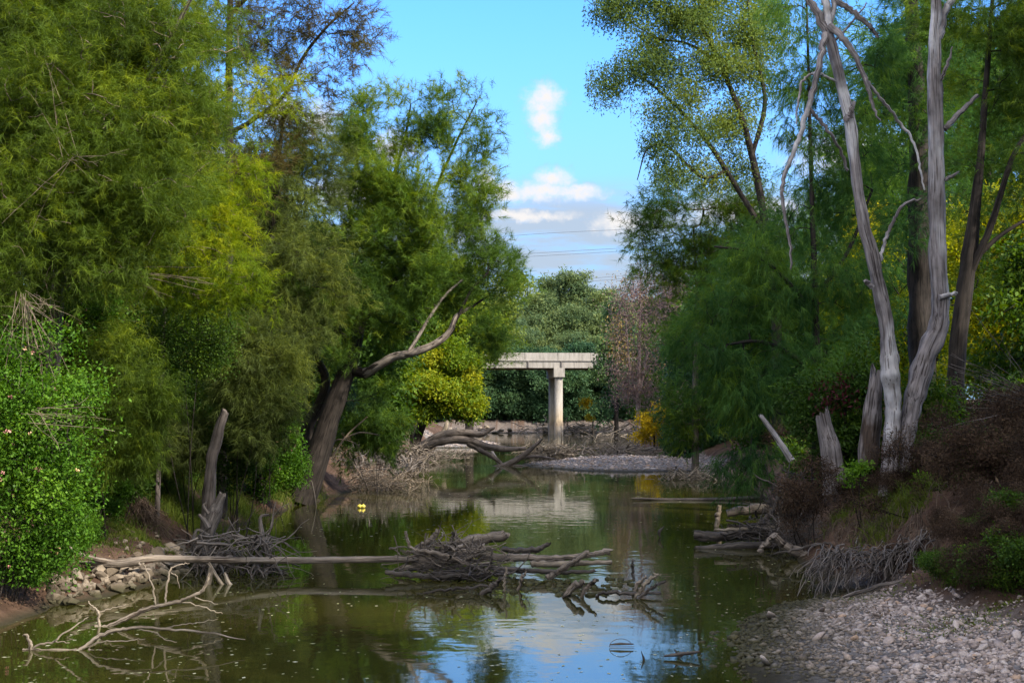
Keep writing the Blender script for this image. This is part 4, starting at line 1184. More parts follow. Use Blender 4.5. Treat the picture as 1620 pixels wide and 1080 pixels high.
def shrubs():
    shrub('lantana_bush', 'bright green flowering bush with pink blooms at the left edge', 19.2, 20,
          [((50, 640, 80, 80), .55), ((30, 740, 90, 90), .6), ((85, 700, 50, 60), .5), ((40, 830, 70, 60), .55), ((85, 790, 40, 70), .45), ((20, 570, 70, 60), .4), ((80, 850, 34, 40), .4), ((40, 880, 50, 26), .4), ((90, 880, 26, 26), .4), ((10, 880, 40, 40), .35), ((60, 780, 60, 60), .45), ((-50, 700, 70, 150), .5), ((140, 600, 22, 12), .5), ((128, 745, 22, 26), .45), ((146, 690, 20, 10), .55), ((100, 545, 30, 18), .5), ((60, 530, 18, 22), .45), ((120, 810, 16, 22), .4), ((110, 640, 40, 40), .4)],
          'lantana', k=34, nl=.056, nw=.036, spread=.21, flowers=40, den=84, clump=(11, .10, .24), stems=7)
    shrub('vine_thicket', 'green vine thicket climbing under the she-oaks on the left bank', 25, 100,
          [((110, 520, 70, 50), .4), ((180, 490, 50, 40), .4), ((60, 490, 60, 50), .35), ((60, 560, 70, 50), .3), ((120, 580, 40, 40), .35)],
          'lantana', k=40, nl=.060, nw=.038, spread=.18, flowers=24, den=62)
    shrub('she_oak_sapling', 'wispy young she-oak drooping behind the flowering bush at left', 24.5, 160,
          [((150, 600, 44, 40), .45), ((190, 570, 40, 40), .5), ((140, 650, 40, 36), .4), ((180, 660, 40, 40), .45), ((230, 640, 34, 40), .35), ((160, 720, 40, 34), .4), ((220, 700, 36, 30), .4)], 'olive', k=24, nl=.16, nw=.0095, spread=.15, den=48, kind='needle', m=6, droop=.6, bark='dark')
    shrub('she_oak_sapling', 'wispy dark young she-oak beside the small-leaved shrub', 29.5, 380,
          [((390, 560, 40, 40), .4), ((400, 620, 40, 40), .3), ((430, 580, 30, 40), .45), ((410, 690, 36, 40), .3), ((430, 640, 26, 40), .4), ((290, 700, 30, 30), .2), ((270, 680, 40, 30), .2)], 'dull', k=24, nl=.19, nw=.011, spread=.17, den=44, kind='needle', m=6, droop=.6, bark='dark')
    shrub('leafy_shrub', 'dark small-leaved shrub in the middle of the left bank', 28, 290,
          [((260, 500, 50, 50), .4), ((320, 520, 50, 50), .5), ((290, 580, 50, 40), .45), ((335, 570, 30, 40), .5), ((245, 570, 36, 40), .3), ((345, 500, 34, 40), .45), ((300, 450, 50, 40), .3)],
          'scrub', k=44, nl=.052, nw=.030, spread=.20, den=52)
    shrub('lantana_bush', 'pale green flowering bush overhanging the water beside the leaning tree', 36.5, 415,
          [((440, 655, 30, 36), .6), ((420, 690, 30, 30), .5), ((458, 700, 20, 24), .65), ((430, 715, 30, 22), .55), ((458, 650, 16, 34), .5)],
          'lantana', k=44, nl=.085, nw=.055, spread=.18, flowers=20, den=40)
    shrub('she_oak_sapling', 'grey-green feathery sapling in the shade of the left bank', 27, 200,
          [((190, 640, 40, 50), .4), ((215, 700, 40, 40), .35), ((175, 700, 36, 40), .4), ((150, 740, 40, 30), .4), ((130, 690, 30, 40), .4)], 'dull', k=22, nl=.16, nw=.010, spread=.12, den=56, kind='needle', m=5, droop=.5, bark='dark')
    shrub('she_oak_sapling', 'feathery green sapling right of the leaning grey stump', 31, 372,
          [((370, 600, 32, 36), .35), ((385, 650, 26, 32), .3), ((375, 700, 22, 30), .25), ((385, 590, 24, 30), .45)], 'lean', k=22, nl=.18, nw=.011, spread=.14, den=56, kind='needle', m=5, droop=.5, bark='dark')
    shrub('she_oak_sapling', 'small feathery sapling hanging over the twig pile', 47, 590,
          [((590, 680, 26, 30), .4), ((610, 700, 20, 30), .4), ((570, 650, 30, 30), .3), ((620, 660, 26, 30), .4), ((545, 700, 18, 30), .3)], 'lean', k=22, nl=.24, nw=.016, spread=.2, den=40, kind='needle', m=5, droop=.6, bark='dark')
    shrub('leafy_shrub', 'dark low shrub behind the leaning grey stump', 30.5, 300,
          [((250, 680, 50, 50), .35), ((300, 660, 50, 50), .4), ((340, 700, 50, 40), .4), ((230, 730, 40, 36), .35), ((290, 730, 50, 30), .35), ((380, 700, 40, 50), .45), ((370, 745, 40, 26), .4)], 'scrub', k=44, nl=.075, nw=.040, spread=.2, den=48)
    shrub('leafy_shrub', 'green weedy shrub on the bank beside the base of the leaning tree', 38, 440,
          [((440, 740, 36, 30), .5), ((420, 770, 30, 20), .45), ((465, 745, 20, 26), .5), ((400, 735, 30, 24), .4)], 'lantana', k=44, nl=.085, nw=.040, spread=.18, den=36)
    shrub('leafy_shrub', 'shady green shrub above the undercut bank at left', 27.8, 180,
          [((150, 760, 40, 26), .4), ((190, 760, 40, 24), .4), ((130, 730, 40, 36), .45), ((220, 770, 30, 18), .4)], 'scrub', k=44, nl=.07, nw=.040, spread=.16, den=46)
    # dead brown weeds on the right bank
    for i, (d, px, lbs, lab) in enumerate((
        (22.5, 1560, [((1540, 700, 60, 40), .5), ((1600, 690, 50, 50), .5), ((1570, 750, 60, 40), .45), ((1620, 760, 40, 60), .4), ((1500, 740, 34, 36), .5), ((1610, 640, 50, 40), .5)], 'large reddish-brown dead weed thicket at the right edge of the bank'),
        (21.2, 1600, [((1590, 830, 50, 40), .35), ((1630, 880, 50, 50), .3), ((1560, 870, 34, 40), .3), ((1640, 800, 40, 50), .35)], 'dark dead weeds hanging down the bank above the pebbles'),
        (26.5, 1280, [((1275, 770, 40, 36), .45), ((1300, 800, 30, 30), .4), ((1250, 800, 30, 30), .35), ((1310, 750, 24, 26), .4)], 'brown dead weeds around the short pale stump'),
        (24.2, 1460, [((1478, 772, 26, 22), .35), ((1490, 795, 30, 20), .3), ((1378, 800, 20, 14), .35), ((1350, 795, 20, 16), .4)], 'low dead weeds at the foot of the forked dead tree'))):
        shrub('dead_weeds', lab, d, px, lbs, 'weed', k=46, nl=.055, nw=.022, spread=.13, flat=.0, den=50, hang=.5, cat='weeds', stems=4, group='dead weeds on the right bank')
    shrub('green_weed', 'small bright green weed growing on the edge of the pebbles', 18.8, 1530, [((1560, 930, 14, 14), .7), ((1572, 922, 10, 10), .8)], 'lantana', k=14, nl=.10, nw=.06, spread=.06, den=40, stems=2, cat='weed')
    shrub('green_weed', 'leafy green sprig sprouting beside the forked dead trunk', 24.6, 1475, [((1475, 775, 16, 14), .6), ((1460, 760, 12, 12), .6)], 'lantana', k=16, nl=.08, nw=.045, spread=.07, den=40, stems=2, cat='weed')
    shrub('green_weed', 'yellow-green bushy weed between the stump and the dead tree', 25.6, 1360, [((1352, 742, 16, 14), .8), ((1364, 734, 12, 12), .9), ((1345, 758, 14, 10), .7)], 'lantana', k=26, nl=.07, nw=.035, spread=.10, den=40, stems=2, cat='weed')


shrubs()


def low_shrubs():
    r = np.random.default_rng(303)
    def proto(name, label, leaf, cat, nl, nw, k, hang, seed, kind='leaf', hgt=.9):
        rr = np.random.default_rng(seed)
        lb = [(np.array((rr.normal(0, .35), rr.normal(0, .35), hgt * rr.uniform(.2, .75))), np.array((.42, .42, .34)) * rr.uniform(.7, 1.1), 26, float(np.clip(.45 + rr.normal(0, .15), 0, 1))) for _ in range(6)]
        ps = [np.array([(rr.normal(0, .06), rr.normal(0, .06), -.1, .012), (*(c[:2] * .5), c[2] * .5, .009), (*c, .004)]) for c, _, _, _ in lb[:4]]
        if kind == 'needle':
            return make_tree(name, label, cat, (0, 0, 0), ps, lb, leaf, 'dark', m=4, k=18, L=.3, nl=.2, nw=.012, spread=.12, droop=.45, twig_r=.004, sides=6, min_frac=.1)
        return make_tree(name, label, cat, (0, 0, 0), ps, lb, leaf, 'dark', 'leaf', m=1, k=k, nl=nl, nw=nw, spread=.13, hang=hang, flat=.4, twig_r=.004, sides=6, min_frac=.1)
    A = proto('low_shrub', 'low dark green shrub covering the left bank slope', 'scrub', 'shrub', .075, .04, 34, .1, 1)
    B = proto('low_shrub', 'low fresh green leafy shrub on the left bank slope', 'lantana', 'shrub', .075, .045, 34, .1, 2)
    C = proto('she_oak_seedling', 'knee-high feathery seedling on the left bank slope', 'dull', 'seedling', 0, 0, 0, 0, 3, 'needle')
    D = proto('dead_weeds', 'clump of dead reddish-brown weeds on the right bank slope', 'weed', 'weeds', .055, .018, 40, .4, 4)
    E = proto('low_shrub', 'low dark green shrub among the dead weeds on the right bank', 'scrub', 'shrub', .07, .04, 30, .1, 5)
    used = set()
    def place(p, x, y, sc, grp):
        z = Hs(x, y) - .05
        if p.name in used:
            dup(p, (x, y, z), r.uniform(0, 6.28), sc, None, grp)
        else:
            used.add(p.name)
            p.location = (x, y, z); p.scale = (sc, sc, sc); p['group'] = grp
    for px, py, sc in ((110, 868, .5), (128, 850, .55), (95, 885, .5), (140, 830, .6), (60, 905, .5), (150, 800, .7), (30, 920, .5), (120, 800, .8)):
        g = on_ground(px, py)
        place(B, g[0], g[1], sc, 'low plants on the left bank')
    for i in range(120):
        y = 22.5 + 24 * r.random()
        t = r.uniform(1.5 + max(0, 28 - y) * .38, 8.5)
        x = float(np.interp(y, LY, LX)) - t
        place((A, B, C, A, C)[i % 5], x, y, r.uniform(.7, 1.4), 'low plants on the left bank')
    for i in range(75):
        y = r.uniform(17.5, 29)
        x = float(np.interp(y, RY, RX) + np.interp(y, [0, 17, 20, 24], [5, 3.9, 2.0, .7])) + r.uniform(.3, 5.5)
        if abs(x - 7.3) < 1.1 and 20.8 < y < 25.9 or (x - 7.0) ** 2 + (y - 21.9) ** 2 < .7:
            continue
        place((D, D, D, E)[i % 4], x, y, r.uniform(.35, .8) if x < 8.6 else r.uniform(.6, 1.15), 'low plants on the right bank')
    for i in range(46):
        t = r.random() ** .35
        px = 1330 + t * 330
        py = r.uniform(800 + (1 - t) * 50, 900 + t * 38)
        if 1385 < px < 1450 and py < 800:
            continue
        g = on_ground(px, py)
        if abs(px - 1418) < 62 and py < 885:
            continue
        place((D, E, D)[i % 3], g[0], g[1], r.uniform(.22, .42) + .4 * t * r.random(), 'low plants on the right bank')
    for i in range(30):
        y = r.uniform(28, 48)
        x = float(np.interp(y, RY, RX)) + r.uniform(1.2, 7)
        place(E if i % 3 else D, x, y, r.uniform(.9, 1.7), 'low plants on the right bank')


low_shrubs()


# ------------------------------------------------------------------ grasses and ground litter
def blades(mb, pts, h, w, tint, lean=.4, r=None):
    r = r or rng
    n = len(pts)
    d = unit(r.normal(0, lean, (n, 3)) * (1, 1, .3) + (0, 0, 1))
    s = unit(np.cross(d, r.normal(0, 1, (n, 3))))
    l = h * r.uniform(.5, 1.3, n)[:, None]
    w = (w * r.uniform(.7, 1.3, n) * .5)[:, None]
    bend = r.normal(0, .25, (n, 3)) * l * (1, 1, .2)
    mid = pts + d * l * .6
    tip = pts + d * l + bend - np.array((0, 0, .15)) * l
    V = np.stack((pts - s * w, pts + s * w, mid + s * w * .7, mid - s * w * .7, tip), 1).reshape(-1, 3)
    i = np.arange(n)[:, None] * 5
    t = np.repeat(np.clip(tint + r.normal(0, .18, n), 0, 1), 5)
    mb.add(V, i + np.array((0, 1, 2, 3)), t)
    off = mb.n - len(V)
    mb.f.setdefault(3, []).append(i + np.array((3, 2, 4)) + off)


def patch(cx, cy, rx, ry, n, r):
    a = r.normal(0, .45, (n, 2))
    x, y = cx + a[:, 0] * rx, cy + a[:, 1] * ry
    return np.stack((x, y, H(x, y) - .01), 1)


def ground_cover():
    r = np.random.default_rng(77)
    mb = MB()
    for px, py, rx, ry, n, h in ((250, 780, 1.2, 1.6, 3500, .38), (310, 760, 1.3, 1.4, 4000, .42), (300, 830, 1.0, 1.0, 3500, .36), (440, 740, 1.3, 1.6, 3500, .6), (410, 765, 1.0, 1.4, 3500, .5), (190, 845, 1.0, .7, 1300, .14), (140, 780, 1.2, 1.2, 2500, .35),
                                 (330, 720, 1.7, 2, 3000, .45), (220, 740, 1.7, 2, 3000, .45), (70, 900, .6, .4, 300, .1), (150, 850, .9, .7, 1200, .12), (220, 850, 1., .6, 1500, .13), (280, 800, 1.2, 1.2, 2500, .4), (90, 880, .8, .6, 700, .12), (460, 775, .6, .8, 1500, .5), (360, 790, 1., 1.2, 2500, .45)):
        g = on_ground(px, py)
        blades(mb, patch(g[0], g[1], rx, ry, n, r), h, .012, .5, .45, r)
    tag(mb.build('grass', LM['grass'], smooth=False), 'fine green grass growing down the left bank behind the rocks', 'grass', kind='stuff')
    mb = MB()
    for px, py, rx, ry, n, h, t in ((1390, 800, .9, .7, 3200, .30, .6), (1420, 815, .8, .5, 2000, .26, .65), (1360, 795, .6, .6, 1500, .3, .5), (1520, 895, .35, .25, 500, .22, .5), (1440, 790, .7, .8, 1400, .3, .5)):
        g = on_ground(px, py)
        blades(mb, patch(g[0], g[1], rx, ry, n, r), h, .010, t, .55, r)
    for px, py, rx, ry, n in ((1560, 980, 1.4, .9, 900), (1400, 945, 1.0, .5, 500), (1600, 950, 1., .6, 500), (1490, 1000, .8, .5, 240)):
        g = on_ground(px, py)
        blades(mb, patch(g[0], g[1], rx, ry, n, r), .06, .016, .6, .9, r)
    tag(mb.build('grass', LM['grass'], smooth=False), 'yellow-green grass tufts on the right bank and among the pebbles', 'grass', kind='stuff')
    # fallen leaves and crumbs of bark on the bare soil
    n = 15000
    y = r.uniform(15, 31, n); sd = r.random(n) < .5
    x = np.where(sd, np.interp(y, LY, LX) - .1 - r.random(n) * 6, np.interp(y, RY, RX) + np.interp(y, [0, 14, 17, 20, 22, 24], [3.6, 3.3, 2.4, .8, .2, 0.]) + r.random(n) * 7)
    z = H(x, y)
    mb = MB()
    leaves(mb, np.stack((x, y, z + .012), 1), np.zeros((n, 3)), 1, .055, .022, np.array((.02, .02, .004)), np.clip(.5 + r.normal(0, .25, n), 0, 1), 0, 1.2, r)
    tag(mb.build('fallen_leaves', leaf_mat('leaf_litter', (.03, .022, .014), (.10, .068, .042), (.24, .17, .10), .1, .9), smooth=False), 'brown fallen leaves and bark crumbs lying on the banks', 'leaves', kind='stuff')
    # low undergrowth over both banks
    for nm, lab, leaf, side, n, k in (('undergrowth', 'dark leafy undergrowth covering the left bank slope', 'scrub', -1, 4200, 12), ('undergrowth', 'brown and green leaf litter and weeds covering the right bank', 'weed', 1, 3000, 10)):
        y = r.uniform(19 if side < 0 else 20.5, 95, n) if side < 0 else np.concatenate((r.uniform(20.5, 34, n // 2), r.uniform(34, 100, n - n // 2)))
        t = 1.4 + r.random(n) ** 1.3 * 12
        x = np.interp(y, LY, LX) - t - (.6 * (y < 26)) if side < 0 else np.interp(y, RY, RX) + np.interp(y, [0, 20, 24], [4.6, 3.0, 1.2]) + t * .9
        z = H(x, y)
        tips = np.stack((x, y, z + .06 + r.random(n) * np.where(y > 27, .35, .12)), 1)
        mb = MB()
        leaves(mb, tips, np.tile((0, 0, .5), (n, 1)), k, .11, .05, np.array((.3, .3, .10)), np.clip(.35 + r.normal(0, .2, n), 0, 1), .0, .3, r)
        tag(mb.build(nm, LM[leaf], smooth=False), lab, 'undergrowth', kind='stuff')
    # bits floating on the water
    n = 2600
    y = 13 + 60 * r.random(n) ** 1.8
    lx, rx = np.interp(y, LY, LX), np.interp(y, RY, RX)
    x = lx + (rx - lx) * r.random(n)
    keep = fbm(x * .35, y * .22, 31) + r.normal(0, .08, n) > .47
    x, y = x[keep], y[keep]; n = len(x)
    a = r.uniform(0, math.pi, n); l = r.uniform(.010, .030, n) * (1 + y / 40); w = l * r.uniform(.3, .8, n)
    ca, sa = np.cos(a), np.sin(a)
    z = np.full(n, .004)
    V = np.stack([np.stack((x + ca * l * p - sa * w * q, y + sa * l * p + ca * w * q, z), -1) for p, q in ((-1, 0), (0, -1), (1, 0), (0, 1))], 1).reshape(-1, 3)
    mb = MB(); mb.add(V, np.arange(n * 4).reshape(-1, 4), np.repeat(r.random(n), 4))
    tag(mb.build('floating_leaves', LM['speck'], smooth=False), 'tiny pale leaves and bits floating on the water', 'leaves', kind='stuff')


ground_cover()


# ------------------------------------------------------------------ rocks and pebbles
def ico(sub):
    bm = bmesh.new()
    bmesh.ops.create_icosphere(bm, subdivisions=sub, radius=1)
    v = np.array([x.co[:] for x in bm.verts]); f = np.array([[q.index for q in p.verts] for p in bm.faces])
    bm.free()
    return v, f


def rock_mesh(seed):
    r = np.random.default_rng(seed)
    bm = bmesh.new()
    for p in unit(r.normal(0, 1, (15, 3))) * (1, .85, .72):
        bm.verts.new([float(c) for c in p * r.uniform(.85, 1.08)])
    bmesh.ops.convex_hull(bm, input=bm.verts[:])
    bmesh.ops.delete(bm, geom=[v for v in bm.verts if not v.link_faces], context='VERTS')
    bmesh.ops.bevel(bm, geom=bm.edges[:] + bm.verts[:], offset=.07, segments=2, profile=.6, affect='EDGES')
    bmesh.ops.triangulate(bm, faces=bm.faces[:])
    bmesh.ops.subdivide_edges(bm, edges=bm.edges[:], cuts=1)
    v = np.array([x.co[:] for x in bm.verts])
    nn = (fbm(v[:, 0] * 3 + seed, v[:, 1] * 3 + v[:, 2] * 2.3, seed) - .5) * .16
    for q, s in zip(bm.verts, nn):
        q.co *= float(1 + s)
    me = bpy.data.meshes.new('rock')
    bm.to_mesh(me); bm.free()
    a = me.attributes.new('tint', 'FLOAT', 'POINT')
    a.data.foreach_set('value', np.full(len(me.vertices), r.random(), np.float32))
    me.materials.append(M_ROCK)
    return me


def rocks():
    r = np.random.default_rng(9)
    protos = [rock_mesh(i + 1) for i in range(10)]
    def put(px, py, w, label, group, fl=.8, g=None):
        g = on_ground(px, py) if g is None else g
        s = S(g[1])
        o = bpy.data.objects.new('rock', protos[int(r.integers(10))])
        COL.objects.link(o)
        a = w / 2 / s
        o.scale = (a, a * r.uniform(.8, 1.1), a * fl * r.uniform(.85, 1.15))
        o.rotation_euler = (r.normal(0, .25), r.normal(0, .25), r.uniform(0, 6.28))
        o.location = (float(g[0]), float(g[1]), float(g[2] + a * .28))
        tag(o, label, 'rock', group)
    big = [(272, 872, 36, 'large pale boulder at the right end of the rock heap', 1), (160, 906, 46, 'long pale boulder under the thin end of the floating log'), (82, 942, 44, 'brown boulder at the left foot of the rock heap'),
           (200, 925, 34, 'flat-topped pale rock in the front of the heap'), (120, 915, 38, 'rounded brown rock next to the red earth'), (98, 955, 34, 'mossy wet rock lowest in the waterline on the left')]
    for b in big:
        put(b[0], b[1], b[2], b[3], 'rocks heaped on the left bank', .75)
    n = 0
    while n < 190:
        t = r.random() ** .9
        px = 70 + t * 265 + r.normal(0, 8)
        py = 948 - t * 62 + np.clip(r.normal(-6, 16), -34, 16)
        g = on_ground(px, py)
        put(px, py, r.uniform(12, 26) * (1.5 if r.random() < .2 else 1), 'grey-brown angular rock in the heap along the left waterline', 'rocks heaped on the left bank')
        n += 1
    for i in range(16):
        put(r.uniform(175, 300), r.uniform(840, 872), r.uniform(8, 15), 'small grey rock on the bare soil above the heap', 'small rocks above the heap')
    # rocks on the far shore behind the bridge
    for i in range(26):
        x = r.uniform(-10, 16); y = r.uniform(183.5, 188)
        put(0, 0, r.uniform(9, 26), 'pale rock on the far shore beyond the bridge pier', 'rocks on the far shore', .5, np.array((x, y, max(0, Hs(x, y)) - .1)))
    # gravel bar
    v1, f1 = ico(1)
    v2, f2 = ico(2)
    def stones(mb, x, y, size, v, f, seed):
        rr = np.random.default_rng(seed)
        n = len(x)
        z = np.maximum(H(x, y), -.03)
        k = len(v)
        # lumpy random stones: squash along random directions
        base = np.repeat(v[None], n, 0)
        for _ in range(3):
            d = unit(rr.normal(0, 1, (n, 1, 3)))
            dot = (base * d).sum(-1, keepdims=True)
            lim = rr.uniform(.45, .9, (n, 1, 1))
            base = base - d * np.maximum(dot - lim, 0) * .9
        base = base * (size[:, None] * np.stack((rr.uniform(.8, 1.3, n), rr.uniform(.7, 1.1, n), rr.uniform(.38, .7, n)), 1))[:, None, :]
        a = rr.uniform(0, 6.28, n); ca, sa = np.cos(a)[:, None], np.sin(a)[:, None]
        tl = rr.normal(0, .35, n)[:, None]
        X = base[..., 0] * ca - base[..., 1] * sa; Y = base[..., 0] * sa + base[..., 1] * ca; Z = base[..., 2] + base[..., 0] * tl
        V = np.stack((X + x[:, None], Y + y[:, None], Z + (z + size * .16)[:, None]), -1).reshape(-1, 3)
        F_ = (np.arange(n)[:, None, None] * k + f[None]).reshape(-1, 3)
        mb.add(V, F_, np.repeat(np.clip(rr.normal(.5, .24, n), 0, 1), k))
    mb = MB()
    n = 17000
    y = r.uniform(12.4, 21.6, n)
    led = np.interp(y, [0, 14, 17, 20, 22, 24], [4.6, 4.3, 3.4, 1.6, .5, 0.])
    x = np.interp(y, RY, RX) - .55 + r.random(n) ** .9 * (led + 1.2)
    cov = fbm(x * .8, y * .8, 41)
    t = (x - np.interp(y, RY, RX)) / led
    keep = (cov > .36 + .28 * np.clip(t - .55, 0, 1) + r.normal(0, .05, n))
    x, y = x[keep], y[keep]
    stones(mb, x, y, np.exp(r.normal(math.log(.025), .42, len(x)) + (fbm(x * .7, y * .7, 52) - .5) * 1.5).clip(.009, .08), v1, f1, 4)
    tag(mb.build('gravel', M_PEB, smooth=True), 'grey and pinkish river pebbles spread over the right foreground bar', 'gravel', kind='stuff')
    mb = MB()
    n = 2600
    a = unit(r.normal(0, 1, (n, 2))) * np.sqrt(r.random(n))[:, None]
    x, y = 7.0 + a[:, 0] * 6.0, 74 + a[:, 1] * 9
    kk = H(x, y) < .55; x, y = x[kk], y[kk]; n = len(x)
    stones(mb, x, y, np.exp(r.normal(math.log(.055), .4, n)).clip(.03, .16), *ico(1), 5)
    n = 900
    a = unit(r.normal(0, 1, (n, 2))) * np.sqrt(r.random(n))[:, None]
    stones(mb, -5 + a[:, 0] * 4, 118 + a[:, 1] * 9.5, np.full(n, .09), *ico(1), 6)
    tag(mb.build('gravel', M_PEB, smooth=True), 'grey gravel of the low bars in mid-river', 'gravel', kind='stuff')
    # single bigger stones
    for i in range(30):
        y = r.uniform(14, 20); led = float(np.interp(y, [0, 14, 17, 20, 22, 24], [4.6, 4.3, 3.4, 1.6, .5, 0.]))
        x = float(np.interp(y, RY, RX)) + .3 + r.uniform(0, .9) * led
        m = MB()
        stones(m, np.array([0.]), np.array([0.]), np.array([r.uniform(.05, .085)]), v2, f2, 200 + i)
        zz = m.v[0][:, 2]
        m.v[0][:, 2] = zz - zz.min() - .02
        o = m.build('stone', M_PEB)
        o.location = (x, y, max(0, Hs(x, y)))
        tag(o, 'fist-sized or larger pale stone lying on top of the pebbles', 'stone', 'larger stones on the pebble bar')


rocks()


# ------------------------------------------------------------------ driftwood
DSEED = 0


def log(name, label, pts, mat='drift', cat='log', sides=12, group=None, lump=.14, jag=.06, branches=(), parent=None, wob=.0):
    global DSEED
    DSEED += 1
    c = catmull(np.asarray(pts), 7)
    if wob:
        c[:, 3] = np.maximum(c[:, 3], .72 * c[:, 3].max())
    if wob:
        c[1:-1, :3] += np.random.default_rng(DSEED).normal(0, wob, (len(c) - 2, 3))
    o0 = c[0, :3].copy()
    mb = MB()
    mb.tube(c[:, :3], c[:, 3], sides, float(np.random.default_rng(DSEED).uniform(.4, .65)), lump, True, .03, seed=DSEED, jag=jag)
    for b in branches:
        cc = catmull(np.asarray(b), 5)
        mb.tube(cc[:, :3], cc[:, 3], 7, .5, .12, True, seed=DSEED + 9, jag=jag * .3)
    o = mb.build(name, BM[mat], parent, o0)
    if parent is None:
        o.location = [float(v) for v in o0]
        tag(o, label, cat, group)
    return o


def wp(d, *pts):
    return path(d, *pts)


def twigs(name, label, c, rad, n, ln, rr, mat, cat='twigs', flat=.5, kind='stuff', seed=1, curl=.25, group=None, out=0.0):
    """a tangle of thin sticks in a flattened heap"""
    r = np.random.default_rng(seed)
    c = np.asarray(c, float); rad = np.asarray(rad, float)
    mb = MB()
    for i in range(n):
        q = unit(r.normal(0, 1, 3)) * r.random() ** .5
        p = c + q * rad
        d = unit(r.normal(0, 1, 3) * (1, 1, flat) + q * out + np.array((0, 0, .1 * out)))
        l = ln * r.uniform(.5, 1.4)
        pts = [p - d * l / 2]
        for k in range(7):
            d = unit(d + r.normal(0, curl * .95, 3) * (1, 1, .6))
            pts.append(pts[-1] + d * l / 7)
        pts = np.array(pts)
        pts[:, 2] = np.maximum(pts[:, 2], -.05)
        a = rr * min(3.2, math.exp(r.normal(-.15, .55)))
        mb.tube(pts, a * np.linspace(1, .3, 8), 5, r.uniform(.2, .8), 0, False)
    o = mb.build(name, BM[mat], None, c)
    o.location = [float(v) for v in c]
    tag(o, label, cat, group, kind)
    return o


